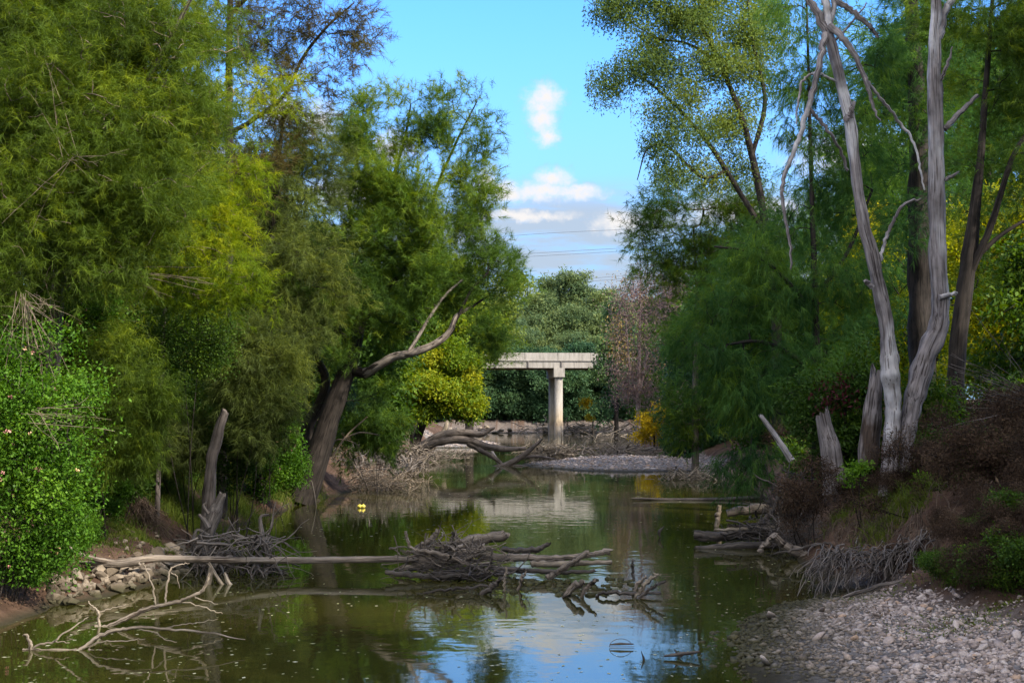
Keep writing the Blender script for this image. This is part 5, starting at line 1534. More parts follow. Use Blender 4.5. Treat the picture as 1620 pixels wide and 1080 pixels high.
def driftwood():
    # --- the long straight log across the river
    log('driftwood_log', 'very long thin straight log lying across the river from the rocks to the log jam',
        wp(23.8, (108, 864, 5, -2.2), (128, 876, 7, -2.1), (152, 884, 8, -2), (185, 889, 9, -1.8), (215, 886, 11, -1.6), (240, 883, 11, -1.4), (300, 884, 11, -1), (380, 886, 10.5, -.5), (460, 886, 11), (540, 885, 10), (620, 884, 10), (680, 885, 9), (720, 888, 8)), 'drift', sides=14, lump=.08)
    log('driftwood_log', 'short pale log under the thick end of the long straight log', wp(21.9, (126, 889, 6), (160, 892, 8), (190, 893, 9), (218, 890, 9)), 'drift')
    # --- root wad on the left
    g = P(372, 905, 23.9); g[2] = -.1
    root = thing('root_wad', 'upturned grey root mass with a broken stub standing in the water at left', 'root wad', g)
    stub = catmull(wp(24.4, (322, 880, 22), (328, 845, 24), (338, 815, 22), (350, 788, 13)), 6)
    mb = MB(); mb.tube(stub[:, :3], stub[:, 3], 14, .5, .2, True, .06, seed=4, jag=.12)
    rm = MB()
    for p in (((330, 835, 10), (322, 822, 8), (316, 815, 5)), ((330, 812, 7), (322, 800, 5), (326, 795, 3)), ((430, 900, 9), (418, 860, 8), (412, 820, 6), (424, 814, 3)), ((308, 895, 7), (306, 860, 6), (312, 838, 5), (330, 846, 4))):
        c = catmull(wp(24.2, *p), 5); rm.tube(c[:, :3], c[:, 3], 9, .5, .15, True, seed=6, jag=.04)
    mb.build('stub', BM['root'], root, g)
    r = np.random.default_rng(21)
    mb = rm
    for i in range(190):
        a = P(r.uniform(312, 430), r.uniform(842, 905), 24.1 + r.normal(0, .35))
        ang = r.normal(.35, .5) + (math.pi if r.random() < .35 else 0)
        d = np.array((math.cos(ang), r.normal(0, .35), -.45 * abs(math.sin(ang)) + r.normal(0, .25)))
        if i % 6 == 0:
            d = np.array((r.normal(0, .3), r.normal(0, .3), -1.))
        d = unit(d); l = r.uniform(.4, 1.1)
        pts = [a]
        for k in range(5):
            d = unit(d + r.normal(0, .36, 3)); pts.append(pts[-1] + d * l / 5)
        pts = np.array(pts); pts[:, 2] = np.clip(pts[:, 2], -.08, 1.3)
        mb.tube(pts, .015 * min(2.6, math.exp(r.normal(0, .45))) * np.linspace(1.1, .4, 6), 6, r.uniform(.2, .8), 0, False)
    mb.build('roots', BM['root'], root, g)
    for i, (p, lab) in enumerate(((((318, 935, 10), (328, 925, 10), (334, 900, 9)), 'pale snag stub standing in the water in front of the root mass'), (((358, 938, 6), (345, 915, 6), (332, 893, 5)), 'thin leaning snag left of the log in the water'), (((372, 940, 7), (362, 922, 7), (356, 908, 5)), 'short crooked snag right of the pale snag stub'))):
        q = wp(22.6, *p); q[0, 2] = -.1
        log('snag', lab, q, 'driftpale', 'snag')
    # --- fallen pale branch in the left foreground
    root = thing('fallen_branch', 'bleached forked branch lying in the shallow water in the left foreground', 'branch', P(40, 1038, 16.0))
    o0 = np.array(root.location)
    mb = MB()
    for p in (((36, 1040, 11), (60, 1037, 10), (95, 1036, 9), (120, 1030, 9), (140, 1018, 9), (160, 1004, 9), (190, 996, 8), (215, 992, 7), (260, 994, 6), (300, 997, 5), (340, 1002, 4), (388, 1011, 2)),
              ((40, 1036, 9), (48, 1026, 9), (47, 1015, 8), (42, 1004, 6), (36, 1005, 3)),
              ((46, 1026, 6), (65, 1018, 5), (85, 1015, 5), (96, 1005, 4), (125, 985, 3), (140, 975, 2)),
              ((88, 1014, 3), (110, 1016, 2)), ((215, 992, 4), (245, 1000, 3), (265, 1012, 2), (280, 1015, 1.5)), ((260, 994, 3), (285, 988, 2.5), (310, 985, 2), (345, 978, 1.5)), ((140, 1026, 4), (160, 1032, 3), (190, 1033, 2)), ((120, 1030, 3), (160, 1015, 2.5), (200, 1013, 2), (230, 1010, 1.5))):
        c = catmull(wp(16.4, *[(a, b, w * .68) for a, b, w in p]), 5)
        c[:, 2] = np.maximum(c[:, 2], -.01)
        c[1:-1, :3] += np.random.default_rng(int(p[0][0])).normal(0, .006, (len(c) - 2, 3)); mb.tube(c[:, :3], c[:, 3], 9, .55, .2, True, seed=3)
    mb.build('near_limb', BM['driftpale'], root, o0)
    mb = MB()
    for p in (((150, 998, 9), (175, 988, 11), (205, 975, 11), (235, 962, 11), (262, 955, 10), (285, 950, 9), (305, 942, 8), (320, 934, 8), (328, 920, 7), (332, 906, 5)),
              ((262, 953, 5), (262, 935, 5), (266, 915, 5), (270, 900, 4), (285, 893, 3), (300, 890, 1.5)), ((247, 958, 4), (244, 940, 4), (238, 915, 3), (230, 898, 2), (226, 889, 1.2)),
              ((157, 996, 7), (156, 980, 7), (157, 968, 6), (148, 960, 3), (140, 950, 2)), ((157, 968, 4), (175, 962, 3), (200, 956, 2)), ((285, 950, 4), (310, 956, 3), (335, 965, 2.5), (352, 970, 1.5)), ((226, 966, 4), (226, 960, 4)), ((305, 942, 4), (318, 948, 3), (345, 955, 1.5)), ((270, 905, 2.5), (280, 912, 2), (284, 930, 1.2))):
        c = catmull(wp(18.2, *[(a, b, w * .66) for a, b, w in p]), 5)
        c[:, 2] = np.maximum(c[:, 2], -.01)
        c[1:-1, :3] += np.random.default_rng(int(p[0][0])).normal(0, .006, (len(c) - 2, 3)); mb.tube(c[:, :3], c[:, 3], 9, .5, .2, True, seed=4)
    mb.build('rear_limb', BM['driftpale'], root, o0)
    # --- the log jam in the middle
    J = 'logs of the jam in mid-river'
    def jl(lab, d, *p, mat='drift', **kw):
        log('driftwood_log', lab, wp(d, *[(q[0], q[1], q[2] * .72) for q in p]), mat, group=J, **dict(dict(wob=.012, lump=.24), **kw))
    jl('thick log with fibrous bark on top of the log jam', 24.6, (690, 885, 30), (715, 872, 30), (745, 858, 28), (775, 850, 22), (796, 846, 12), jag=.12)
    jl('upright broken stub at the left of the log jam', 24.3, (655, 876, 16), (668, 862, 15), (684, 852, 13), (692, 842, 8), jag=.1)
    jl('dark short spike sticking up from the log jam', 24.2, (706, 874, 9), (713, 858, 8), (717, 844, 5), mat='wet')
    jl('curved grey branch looping over the front of the log jam', 23.4, (642, 840, 4), (645, 856, 5), (655, 868, 6), (680, 872, 8), (710, 880, 9), (740, 893, 9), (765, 902, 8), (782, 908, 5))
    jl('straight log running right from the log jam', 24.4, (760, 878, 17), (800, 881, 17), (850, 882, 15), (900, 880, 13), (940, 876, 10), (962, 872, 5), jag=.1)
    jl('flat pale plank-like log floating in front of the straight log', 23.6, (840, 892, 13), (880, 891, 14), (930, 890, 11), (965, 889, 6), mat='driftpale')
    jl('slanted mossy log with its upper end raised to the right of the jam', 23.2, (865, 914, 13), (885, 903, 13), (905, 889, 13), (930, 873, 11))
    jl('dark log lying behind the straight log', 25.2, (795, 868, 12), (820, 871, 13), (850, 868, 12), (868, 860, 7), mat='wet')
    jl('log slanting down the left side of the jam', 23.8, (632, 900, 12), (665, 893, 16), (700, 888, 16), (735, 884, 11))
    jl('wet dark log lowest in the front of the jam', 23.1, (610, 905, 9), (650, 909, 12), (700, 911, 11), (745, 910, 7), mat='wet')
    jl('bent dark stick curving up in the front of the jam', 23.2, (745, 912, 7), (765, 905, 7), (776, 890, 6), (778, 874, 4), mat='wet')
    jl('short thick log piece in the middle of the jam', 24.0, (700, 882, 20), (735, 874, 19), (765, 866, 14), jag=.1)
    jl('wet low log reaching right along the water', 23.4, (780, 900, 9), (830, 902, 11), (880, 904, 9), (940, 902, 5), mat='wet')
    jl('pale weathered log on the back of the jam', 25.0, (700, 872, 12), (740, 858, 13), (772, 848, 10), mat='driftpale')
    twigs('twig_tangle', 'tangled sticks and bark packed between the logs of the jam', P(708, 880, 24.0), (1.05, .5, .33), 260, .8, .014, 'drift', seed=3, flat=.3)
    twigs('twig_tangle', 'wet dark sticks under the front of the log jam', P(735, 905, 23.3), (1.3, .35, .10), 200, .7, .011, 'wet', seed=4, flat=.15)
    # --- low snags in front
    Q = 'snags in front of the log jam'
    for lab, d, p, mat in (
        ('dark forked snag with a pointed tip left of centre', 21.3, ((750, 948, 9), (768, 935, 13), (784, 924, 12), (792, 915, 5)), 'wet'),
        ('short thin post snag beside the dark forked snag', 21.6, ((797, 926, 6), (799, 912, 6), (801, 900, 4)), 'driftpale'),
        ('small tilted snag right of the thin post', 21.8, ((820, 924, 7), (826, 914, 7), (830, 908, 4)), 'drift'),
        ('thick brown snag lying low in the middle', 21.0, ((890, 938, 9), (905, 930, 14), (920, 922, 12)), 'drift'),
        ('pair-topped brown snag next to the thick low one', 21.0, ((918, 935, 9), (930, 928, 10), (942, 918, 7)), 'drift'),
        ('long flat dark stick lying on the water', 21.0, ((942, 933, 6), (970, 936, 8), (1010, 940, 7), (1042, 938, 5)), 'wet'),
        ('bent pale snag at the right end of the low snags', 20.9, ((1005, 934, 8), (1020, 924, 9), (1030, 914, 8), (1040, 909, 5)), 'driftpale'),
        ('stubby pointed snag standing left of the bent pale snag', 21.2, ((1002, 930, 8), (1012, 920, 8), (1022, 912, 4)), 'drift'),
        ('dark slanted snag low at the right end', 20.8, ((1010, 938, 6), (1030, 930, 7), (1050, 920, 5)), 'wet'),
        ('thin stick running left from the dark forked snag', 21.4, ((640, 936, 3), (690, 934, 5), (735, 930, 6), (770, 926, 5)), 'wet'),
        ('small dark post standing alone at right', 22.6, ((1001, 908, 5), (1001, 896, 6), (1001, 886, 4)), 'wet')):
        q = wp(d, *[(a, b, c * .72) for a, b, c in p]); q[:, 2] = np.maximum(q[:, 2], -.03); q[0, 2] -= .1
        log('snag', lab, q, mat, 'snag', group=Q, wob=.012, lump=.3, jag=.07)
    r = np.random.default_rng(5)
    v, f = ico(1)
    mb = MB()
    for i in range(80):
        px = r.uniform(800, 1010); py = r.uniform(913, 940) - (4 if px < 850 else 0)
        p = P(px, py, 6075 / (py - 652)); p[2] = 0
        mb.add(v * (r.uniform(.03, .11), r.uniform(.03, .1), r.uniform(.015, .05)) * (1 + .3 * r.normal(0, 1, (len(v), 1)) * .5) + p, f, r.uniform(.1, .6))
    tag(mb.build('mud_clods', stone_mat('mossy_mud', [(0, (.03, .03, .012)), (1, (.075, .07, .03))], 15, .4, False)), 'mossy mud clods breaking the surface among the snags', 'mud', kind='stuff')
    # --- loop twig, single sticks
    ang = np.linspace(.4, 6.0, 16)
    c = P(982, 1019, 6075 / 367.)
    pts = np.stack((c[0] + .145 * np.cos(ang), np.full(16, c[1]), .012 + .10 * np.abs(np.sin(ang)) * (np.sin(ang) > 0)), 1)
    log('bent_twig', 'thin twig bent into a loop on the calm water', np.hstack((pts, np.full((16, 1), .004))), 'wet', 'twig', 5, lump=0)
    log('floating_stick', 'small dark stick floating inside the looped twig', wp(6075 / 367., (965, 1019, 2), (980, 1018, 4), (998, 1018, 2)), 'wet', 'stick', 6)
    log('floating_stick', 'dark branched stick floating near the pebbles', wp(6075 / 384., (1050, 1037, 3), (1070, 1035, 6), (1085, 1033, 6), (1103, 1031, 4)), 'wet', 'stick', 8, branches=[wp(6075 / 384., (1072, 1034, 4), (1068, 1028, 2)), wp(6075 / 384., (1084, 1033, 3), (1075, 1040, 2))])
    log('snag', 'tiny dark spike in the water left of the floating stick', wp(6075 / 386., (1019, 1046, 4), (1018, 1040, 4), (1016, 1034, 1.5)), 'wet', 'snag', 6)
    log('snag', 'small dark bent spike in the reflection right of the log jam', wp(6075 / 196., (1044, 849, 2), (1043, 841, 6), (1049, 834, 1.5)), 'wet', 'snag', 6)
    log('reed', 'dark bent reed standing in the water by the leaning trunk', wp(6075 / 148., (500, 804, 3), (499, 795, 3), (497, 780, 3), (493, 762, 2.5)), 'wet', 'reed', 6)
    # --- twig heap at the left waterline
    twigs('twig_tangle', 'pale tangle of bare twigs at the waterline left of centre', P(600, 768, 50) * (1, 1, 0) + (0, 0, .25), (1.8, 1.6, .5), 380, 1.1, .012, 'twig', seed=8, flat=.55, curl=.35)
    twigs('twig_tangle', 'dark roots and sticks under the bank behind the pale twigs', P(585, 735, 53), (2.6, 1.4, .55), 260, 1.2, .022, 'root', seed=9, flat=.7, curl=.4)
    twigs('twig_tangle', 'grey tangle of exposed roots below the yellow-green tree', P(640, 725, 60), (1.6, 1.2, .7), 200, 1.2, .022, 'drift', seed=10, flat=.7, curl=.4)
    for lab, p in (('bare white forked snag rising from the water right of the twigs', ((652, 752, 4), (650, 735, 5), (647, 722, 4), (652, 712, 2))), ('second pale snag leaning right beside the forked white one', ((656, 750, 6), (664, 740, 5), (672, 728, 4), (676, 718, 3))), ('thin upright grey stick behind the pale twigs', ((605, 745, 4), (607, 728, 4), (608, 708, 3)))):
        log('snag', lab, wp(60, *p), 'driftpale', 'snag', 7)
    log('dead_branch', 'thin pale dead branch leaning from the leaning trunk to the upper right', wp(44, (525, 722, 4), (540, 700, 3.5), (555, 682, 3), (580, 660, 2)), 'twig', 'branch', 6, branches=[wp(44, (545, 693, 3), (570, 684, 2.5), (600, 688, 1.5)), wp(44, (525, 722, 3), (515, 690, 2.5), (500, 660, 2), (490, 645, 1.2)), wp(44, (520, 705, 3), (535, 695, 2), (560, 700, 1.2), (575, 715, 1))])
    # --- yellow floats
    for px, lab in ((569, 'left yellow ball of the pair floating by the twigs'), (574.5, 'right yellow ball of the pair floating by the twigs')):
        p = P(px, 802, 6075 / 150.); p[2] = .05
        v3, f3 = ico(3)
        m = MB(); m.add(v3 * (.075, .07, .06) * (1 + .04 * np.sin(v3[:, :1] * 5)), f3, .5)
        m.tube(np.array([(0, 0, .055), (.005, 0, .08)]), np.array((.012, .008)), 6)
        o = m.build('float_ball', plain_mat('yellow_plastic', (.75, .62, .10), .45)); o.location = [float(c) for c in p]
        tag(o, lab, 'float', 'yellow floats')
    # --- arched fallen tree in mid distance
    d = 72
    root = thing('fallen_tree', 'big arched fallen trunk reaching from the left bank to the mid-river gravel', 'fallen tree', P(655, 715, d))
    o0 = np.array(root.location)
    mb = MB()
    for p in (((640, 725, 14), (660, 712, 15), (690, 699, 15), (720, 695, 14), (745, 698, 13), (770, 706, 11), (800, 710, 9), (832, 709, 5)), ((665, 706, 13), (700, 688, 14), (735, 684, 12), (760, 687, 10), (774, 680, 6), (783, 676, 3)), ((740, 700, 10), (765, 714, 9), (785, 726, 7), (800, 740, 4)), ((770, 745, 11), (800, 736, 11), (825, 722, 9), (845, 706, 6), (858, 694, 3)), ((800, 736, 6), (830, 738, 5), (850, 744, 3)), ((822, 724, 5), (850, 722, 4), (880, 726, 2)), ((775, 744, 8), (790, 746, 8), (806, 744, 5))):
        c = catmull(wp(d, *p), 7); mb.tube(c[:, :3], c[:, 3], 14, .5, .14, True, .04, seed=8)
    mb.build('trunk', BM['grey'], root, o0)
    twigs('twig_tangle', 'brown sticks and roots under the arch of the fallen trunk', P(690, 716, 80) * (1, 1, 0) + (0, 0, .25), (2.2, 1.2, .35), 200, 1.3, .02, 'drift', seed=22, flat=.4)
    twigs('twig_tangle', 'low dark drift sticks in the water right of the heap', P(960, 706, 96) * (1, 1, 0) + (0, 0, .2), (4.5, 2.5, .3), 150, 1.8, .022, 'drift', seed=23, flat=.3)
    twigs('twig_tangle', 'bleached heap of branches at the tip of the arched fallen trunk', P(866, 716, 76), (1.9, 1.1, .45), 380, 1.5, .022, 'driftpale', seed=12, flat=.45)
    log('driftwood_log', 'bluish grey plank standing against the fallen trunk', wp(73, (795, 740, 5), (786, 728, 6), (778, 714, 5)), 'dead')
    log('snag', 'white broken stump on the left shore below the yellow-green tree', wp(84, (702, 685, 8), (706, 672, 7), (708, 662, 3)), 'driftpale', 'snag')
    log('driftwood_log', 'long grey log lying on the right end of the mid-river gravel', wp(66, (1018, 742, 5), (1050, 744, 8), (1090, 746, 9), (1122, 747, 8)), 'dead')
    log('driftwood_log', 'thin dark log floating below the right gravel end', wp(44, (1000, 788, 3), (1060, 790, 5), (1130, 790, 6), (1200, 787, 7), (1228, 785, 5)), 'wet')
    twigs('twig_tangle', 'pale dry sticks heaped at the right waterline under the drooping needles', P(1110, 762, 58), (2.2, 1.6, .5), 240, 1.3, .022, 'driftpale', seed=14, flat=.4)
    twigs('twig_tangle', 'dry branches scattered over the mid-river gravel bar', P(985, 715, 88), (3.4, 3, .35), 160, 2.0, .03, 'drift', seed=15, flat=.3)
    twigs('twig_tangle', 'drift sticks washed up along the far shore behind the pier', P(905, 686, 180) * (1, 1, 0) + (0, 0, .7), (9, 2.5, .7), 170, 3.0, .06, 'driftpale', seed=16, flat=.25)
    twigs('twig_tangle', 'drift sticks along the right shore before the bridge', P(1000, 692, 140) * (1, 1, 0) + (0, 0, .5), (5, 9, .4), 150, 2.4, .045, 'driftpale', seed=17, flat=.3)
    # --- dark debris at the right bank
    K = 'dark logs at the right waterline'
    for lab, d, p, mat in (
        ('thick charred log pointing left into the water on the right', 29.5, ((1098, 846, 8), (1125, 848, 15), (1165, 845, 19), (1205, 838, 20), (1240, 828, 16)), 'wet'),
        ('pale log slanting down to the right bank edge', 26.5, ((1224, 846, 9), (1240, 862, 14), (1262, 874, 18), (1282, 884, 16)), 'drift'),
        ('dark branch rising to the upper right above the charred log', 30.5, ((1195, 836, 9), (1215, 818, 9), (1228, 796, 7), (1230, 770, 4)), 'wet'),
        ('thin pale stick lying along the top of the charred log', 29, ((1130, 838, 4), (1180, 836, 5), (1225, 834, 3)), 'driftpale'),
        ('low dark log half sunk below the charred log', 28.5, ((1100, 868, 8), (1150, 866, 13), (1200, 862, 12), (1240, 864, 8)), 'wet'),
        ('long thin dark stick lying in front of the bank', 25.5, ((1224, 876, 3), (1260, 868, 4), (1310, 858, 3.5), (1316, 866, 2)), 'wet'),
        ('grey forked stick in the dark debris', 27, ((1200, 872, 7), (1212, 860, 8), (1226, 846, 5)), 'drift'),
        ('upright pale post standing in the water on the right', 34, ((1134, 834, 8), (1135, 818, 8), (1138, 802, 6)), 'driftpale'),
        ('big dark log under the drooping she-oak', 36, ((1150, 812, 12), (1190, 806, 16), (1235, 800, 15)), 'wet')):
        q = wp(d, *p)
        log('driftwood_log', lab, q, mat, group=K, jag=.1, wob=.014, lump=.26)
    twigs('twig_tangle', 'dark sticks and roots piled at the right bank edge', P(1225, 846, 29), (1.1, .8, .45), 170, .8, .017, 'wet', seed=18, flat=.5)
    twigs('twig_tangle', 'grey upright sticks and roots below the drooping needles', P(1245, 790, 31), (.7, .8, .7), 150, .9, .013, 'root', seed=19, flat=1.3)
    twigs('twig_tangle', 'fine grey roots trailing from the right bank beside the charred log', P(1265, 838, 27.5), (.9, .6, .4), 130, .8, .009, 'root', seed=20, flat=.8)
    # --- exposed fan of roots above the pebbles
    g = P(1345, 925, 21.3)
    root = thing('exposed_roots', 'fan of exposed grey roots spilling down onto the pebbles', 'roots', g)
    mb = MB(); r = np.random.default_rng(33)
    for i in range(230):
        ax = 1302 + 175 * r.random() ** 1.5
        a = P(ax, r.uniform(868, 900) - (ax - 1302) * .05, 21.9 + r.normal(0, .15))
        bx = ax + r.normal(-22, 20)
        b = P(bx, min(950, r.uniform(896, 948)) - (ax - 1302) * .12, 21.0 + r.normal(0, .2))
        b[2] = max(b[2], Hs(b[0], b[1]) + .01)
        a[2] = max(a[2], Hs(a[0], a[1]) + .02)
        t = np.linspace(0, 1, 7)[:, None]
        pts = a * (1 - t) + b * t + np.array((0, 0, .09)) * np.sin(t * 3.1) + np.cumsum(r.normal(0, .045, (7, 3)), 0)
        mb.tube(pts, r.uniform(.005, .017) * np.linspace(1.1, .45, 7), 6, r.uniform(.3, .8), 0, False)
    mb.build('roots', BM['root'], root, g)
    mb = MB(); r = np.random.default_rng(44)
    for i in range(420):
        y = r.uniform(20.3, 27); x = float(np.interp(y, RY, RX) + np.interp(y, [0, 20, 24], [4.6, 2.2, .6])) + r.uniform(0, 3.6)
        d0 = unit(np.array((-r.uniform(.2, 1), -r.uniform(-.3, 1), 0)) + r.normal(0, .3, 3)); l = r.uniform(.2, .9)
        q = np.array([(x, y)]) + np.outer(np.linspace(0, 1, 6), d0[:2] * l) + np.cumsum(r.normal(0, .03, (6, 2)), 0)
        pts = np.hstack((q, (H(q[:, 0], q[:, 1]) + r.uniform(0, .05, 6))[:, None]))
        mb.tube(pts, r.uniform(.004, .013) * np.linspace(1, .5, 6), 5, r.uniform(.2, .8), 0, False)
    for i in range(520):
        px = r.uniform(1300, 1500); py = 838 + r.normal(0, 14) + (px - 1400) * .05
        a = on_ground(px, py) + r.normal(0, .06, 3)
        l = r.uniform(.15, .5)
        q = a + np.outer(np.linspace(0, 1, 6), np.array((r.normal(-.1, .2), r.normal(-.35, .2), -.8)) * l) + np.cumsum(r.normal(0, .022, (6, 3)), 0)
        q[:, 2] = np.maximum(q[:, 2], H(q[:, 0], q[:, 1]) + .01)
        mb.tube(q, r.uniform(.005, .011) * np.linspace(1, .4, 6), 4, r.uniform(.1, .7), 0, False)
    tag(mb.build('dead_roots', BM['brown']), 'fine dead roots and sticks trailing over the eroded right bank', 'roots', kind='stuff')
    log('root_branch', 'curved grey root lying on top of the pebbles at the bank foot', wp(20.4, (1330, 946, 4), (1352, 938, 6), (1375, 932, 6), (1392, 925, 6), (1412, 922, 5), (1435, 915, 2)), 'root', 'root')
    # other small sticks on the bar
    log('dead_branch', 'dark stick lying on the brown earth above the pebbles', wp(19.3, (1475, 951, 3), (1500, 952, 4), (1526, 950, 3)), 'wet', 'branch', 7)
    log('dead_branch', 'dark wet log end at the right edge of the pebbles', wp(18.0, (1585, 975, 12), (1610, 972, 11), (1650, 968, 10)), 'wet', 'log', 10)
    # leaning grey stump in the left bank shrubs
    c = np.vstack((down(324, 27.0, 22), wp(27.0, (333, 745, 18), (342, 700, 17), (350, 668, 16), (354, 656, 14))))
    log('tree_stump', 'grey broken stump leaning right among the left bank shrubs', c, 'grey', 'stump', 14, jag=.15, lump=.2)
    # bare twig sprays
    def spray(lab, d, x0, y0, ends, n, seed, mat='twig', w=.006):
        r = np.random.default_rng(seed)
        mb = MB(); o0 = P(x0, y0, d)
        for i in range(n):
            e = ends[int(r.integers(len(ends)))]
            a = o0 + r.normal(0, .06, 3); b = P(e[0] + r.normal(0, e[2]), e[1] + r.normal(0, e[2]), d + r.normal(0, .25))
            t = np.linspace(0, 1, 6)[:, None]
            pts = a * (1 - t) + b * t + np.cumsum(r.normal(0, .03, (6, 3)), 0) * t
            mb.tube(pts, w * r.uniform(.7, 1.5) * np.linspace(1, .4, 6), 4, r.uniform(.4, .9), 0, False)
            for q in range(3):
                k = int(r.integers(2, 5)); dd = unit(pts[k] - pts[k - 1] + r.normal(0, .6, 3)) * r.uniform(.1, .35)
                mb.tube(np.array((pts[k], pts[k] + dd * .5 + r.normal(0, .02, 3), pts[k] + dd)), w * .6 * np.array((1, .8, .4)), 3, r.uniform(.4, .9), 0, False)
        o = mb.build('bare_twigs', BM[mat], None, o0); o.location = [float(v) for v in o0]
        tag(o, lab, 'dead branch')
    spray('hanging spray of bare pale twigs at the left edge under the she-oak', 19.0, 40, 470, [(20, 560, 20), (60, 580, 25), (80, 520, 20), (50, 600, 25)], 24, 1, w=.004)
    spray('thin dead twigs poking out of the flowering bush on the left', 18.2, 50, 652, [(140, 640, 10), (110, 690, 15), (160, 665, 10)], 9, 2, w=.004)
    spray('spray of bare grey twigs leaning in from the right edge', 22.5, 1650, 640, [(1500, 590, 30), (1540, 560, 30), (1520, 640, 25), (1570, 600, 40)], 22, 3, 'root', .006)
    spray('dry brown roots hanging from the undercut bank above the rocks', 27.5, 225, 795, [(200, 835, 12), (250, 840, 12), (235, 830, 15), (265, 850, 8), (215, 815, 15)], 150, 4, 'brown', .008)
    spray('dry dark fern roots hanging left of the undercut bank', 26.5, 160, 800, [(140, 830, 12), (170, 835, 12), (150, 845, 10)], 90, 5, 'brown', .007)
    spray('dead branches in front of the grey-green she-oak at the far left', 20.5, 110, 250, [(20, 260, 20), (60, 180, 30), (150, 330, 25), (10, 330, 25), (180, 270, 20), (210, 180, 30), (40, 120, 30)], 9, 6, 'twig', .0035)
    spray('pale dead twigs sticking out below the lime she-oak', 24.0, 195, 428, [(290, 440, 12), (270, 465, 12), (350, 450, 14)], 8, 7, 'twig', .005)


driftwood()


# ------------------------------------------------------------------ the bridge
def bridge():
    g = P(885, 688, 169); px, py = float(g[0]), float(g[1])
    root = thing('road_bridge', 'pale concrete road bridge crossing the river in the distance', 'bridge', (px, py, 0))
    root.rotation_euler = (0, 0, math.radians(4.5))
    zb, zt = 8.85, 10.85
    z1 = zb + .92
    x0, x1 = -62.0, 66.0
    W = 9.0
    def part(name, mb, parent=root):
        return mb.build(name, M_CON, parent, smooth=False)
    mb = MB(); mb.box(x0, x1, .45, W - .45, zb + .3, z1 - .02); part('deck', mb)
    k = 0
    x = x0
    for i in range(6):
        a, b = x0 + i * 21.33 + .02, x0 + (i + 1) * 21.33 - .02
        off = 62 - 21.33 * 2 - 1.3
        for yy in (.10, W - .5):
            mb = MB(); mb.box(a + .0, b, yy, yy + .4, zb, z1); part('girder', mb)
    n = 29
    pw = (x1 - x0) / n
    for i in range(n):
        for yy, y2 in ((0., .28), (W - .28, W)):
            mb = MB(); mb.box(x0 + i * pw + .025, x0 + (i + 1) * pw - .025, yy, y2, z1 + .14, zt); part('parapet_panel', mb)
    for yy in (-.05, W - .45):
        mb = MB(); mb.box(x0, x1, yy, yy + .5, z1 + .003, z1 + .137); part('edge_beam', mb)
    pm = plain_mat('drainpipe_grey', (.10, .09, .085), .7)
    for i in range(n):
        mb = MB()
        xx = x0 + i * pw + .5
        mb.tube(np.array([(xx, .04, z1 - .02), (xx, .04, zb + .05)]), np.array((.11, .11)), 8)
        mb.build('drainpipe', pm, root)
    for cx in (-42.6, -21.3, 0, 21.3, 42.6):
        mb = MB(); mb.box(cx - .72, cx + .72, -.1, W + .1, zb - 1.2, zb - .004); part('pier_cap', mb)
        for cy in (.75, W - .75):
            mb = MB()
            mb.tube(np.array([(cx, cy, -1.), (cx, cy, 1.62), (cx, cy, 1.63), (cx, cy, zb - 1.21)]), np.array((.60, .60, .54, .54)), 32)
            mb.build('column', M_CON, root)
    road = MB(); road.box(x0, x1, .3, W - .3, z1 + .004, z1 + .13)
    road.build('road_surface', plain_mat('asphalt', (.05, .05, .05), .9), root)


bridge()


def power_lines():
    m = plain_mat('cable', (.03, .03, .035), .6)
    for d, pts, lab in ((300, ((700, 383), (850, 370), (1010, 362), (1200, 352)), 'highest power line crossing the gap of sky above the bridge'),
                        (300, ((700, 409), (870, 399), (1010, 391), (1200, 380)), 'second power line crossing the sky below the highest one'),
                        (302, ((700, 413), (870, 404), (1010, 396), (1200, 386)), 'third power line close under the second one'),
                        (310, ((700, 452), (850, 447), (1010, 434), (1200, 420)), 'fourth power line just above the far tree tops'),
                        (312, ((700, 457), (850, 451), (1010, 439), (1200, 426)), 'lowest power line touching the far tree tops')):
        c = catmull(np.array([P(x, y, d) for x, y in pts]), 8)
        mb = MB(); mb.tube(c, np.full(len(c), .035), 5)
        o = mb.build('power_line', m, None, c[0]); o.location = [float(v) for v in c[0]]
        tag(o, lab, 'power line')


power_lines()


# ------------------------------------------------------------------ background trees (copies of a few trees)
def proto_tree(label, leaf, h, w, kind, seed, bark='dark', n=120, k=40, nl=.3, nw=.12, name='leafy_tree', low=.25, bare=None):
    r = np.random.default_rng(seed)
    b = np.zeros(3)
    p1 = np.array([(0, 0, -.3, h * .018), (r.normal(0, .2), r.normal(0, .2), h * .3, h * .014), (r.normal(0, .4), r.normal(0, .4), h * .6, h * .009), (r.normal(0, .4), r.normal(0, .4), h * .92, h * .003)])
    lb = []
    nl_ = 11
    for i in range(nl_):
        f = low + (1 - low) * (i + .5) / nl_
        a = i * 2.4 + r.normal(0, .3)
        prof = math.sin(math.pi * min(1, (f - low * .6) / (1 - low * .6)) ** .8) * .62 + .12
        rr = w * prof
        lb.append((np.array((math.cos(a) * rr * .62, math.sin(a) * rr * .62, h * f * .97)), np.array((w * .40 * r.uniform(.7, 1.2), w * .40 * r.uniform(.7, 1.2), h * .11 * r.uniform(.8, 1.3))), n // nl_, float(np.clip(.45 + r.normal(0, .18), .1, .9))))
    if kind == 'needle':
        return make_tree(name, label, 'tree', b, [p1], lb, leaf, bark, m=4, k=k, L=.6, nl=nl, nw=nw, spread=.4, droop=.4, twig_r=.012)
    return make_tree(name, label, 'tree', b, [p1], lb, leaf, bark, 'leaf', m=1, k=k, nl=nl, nw=nw, spread=.55, hang=.4, twig_r=.014)


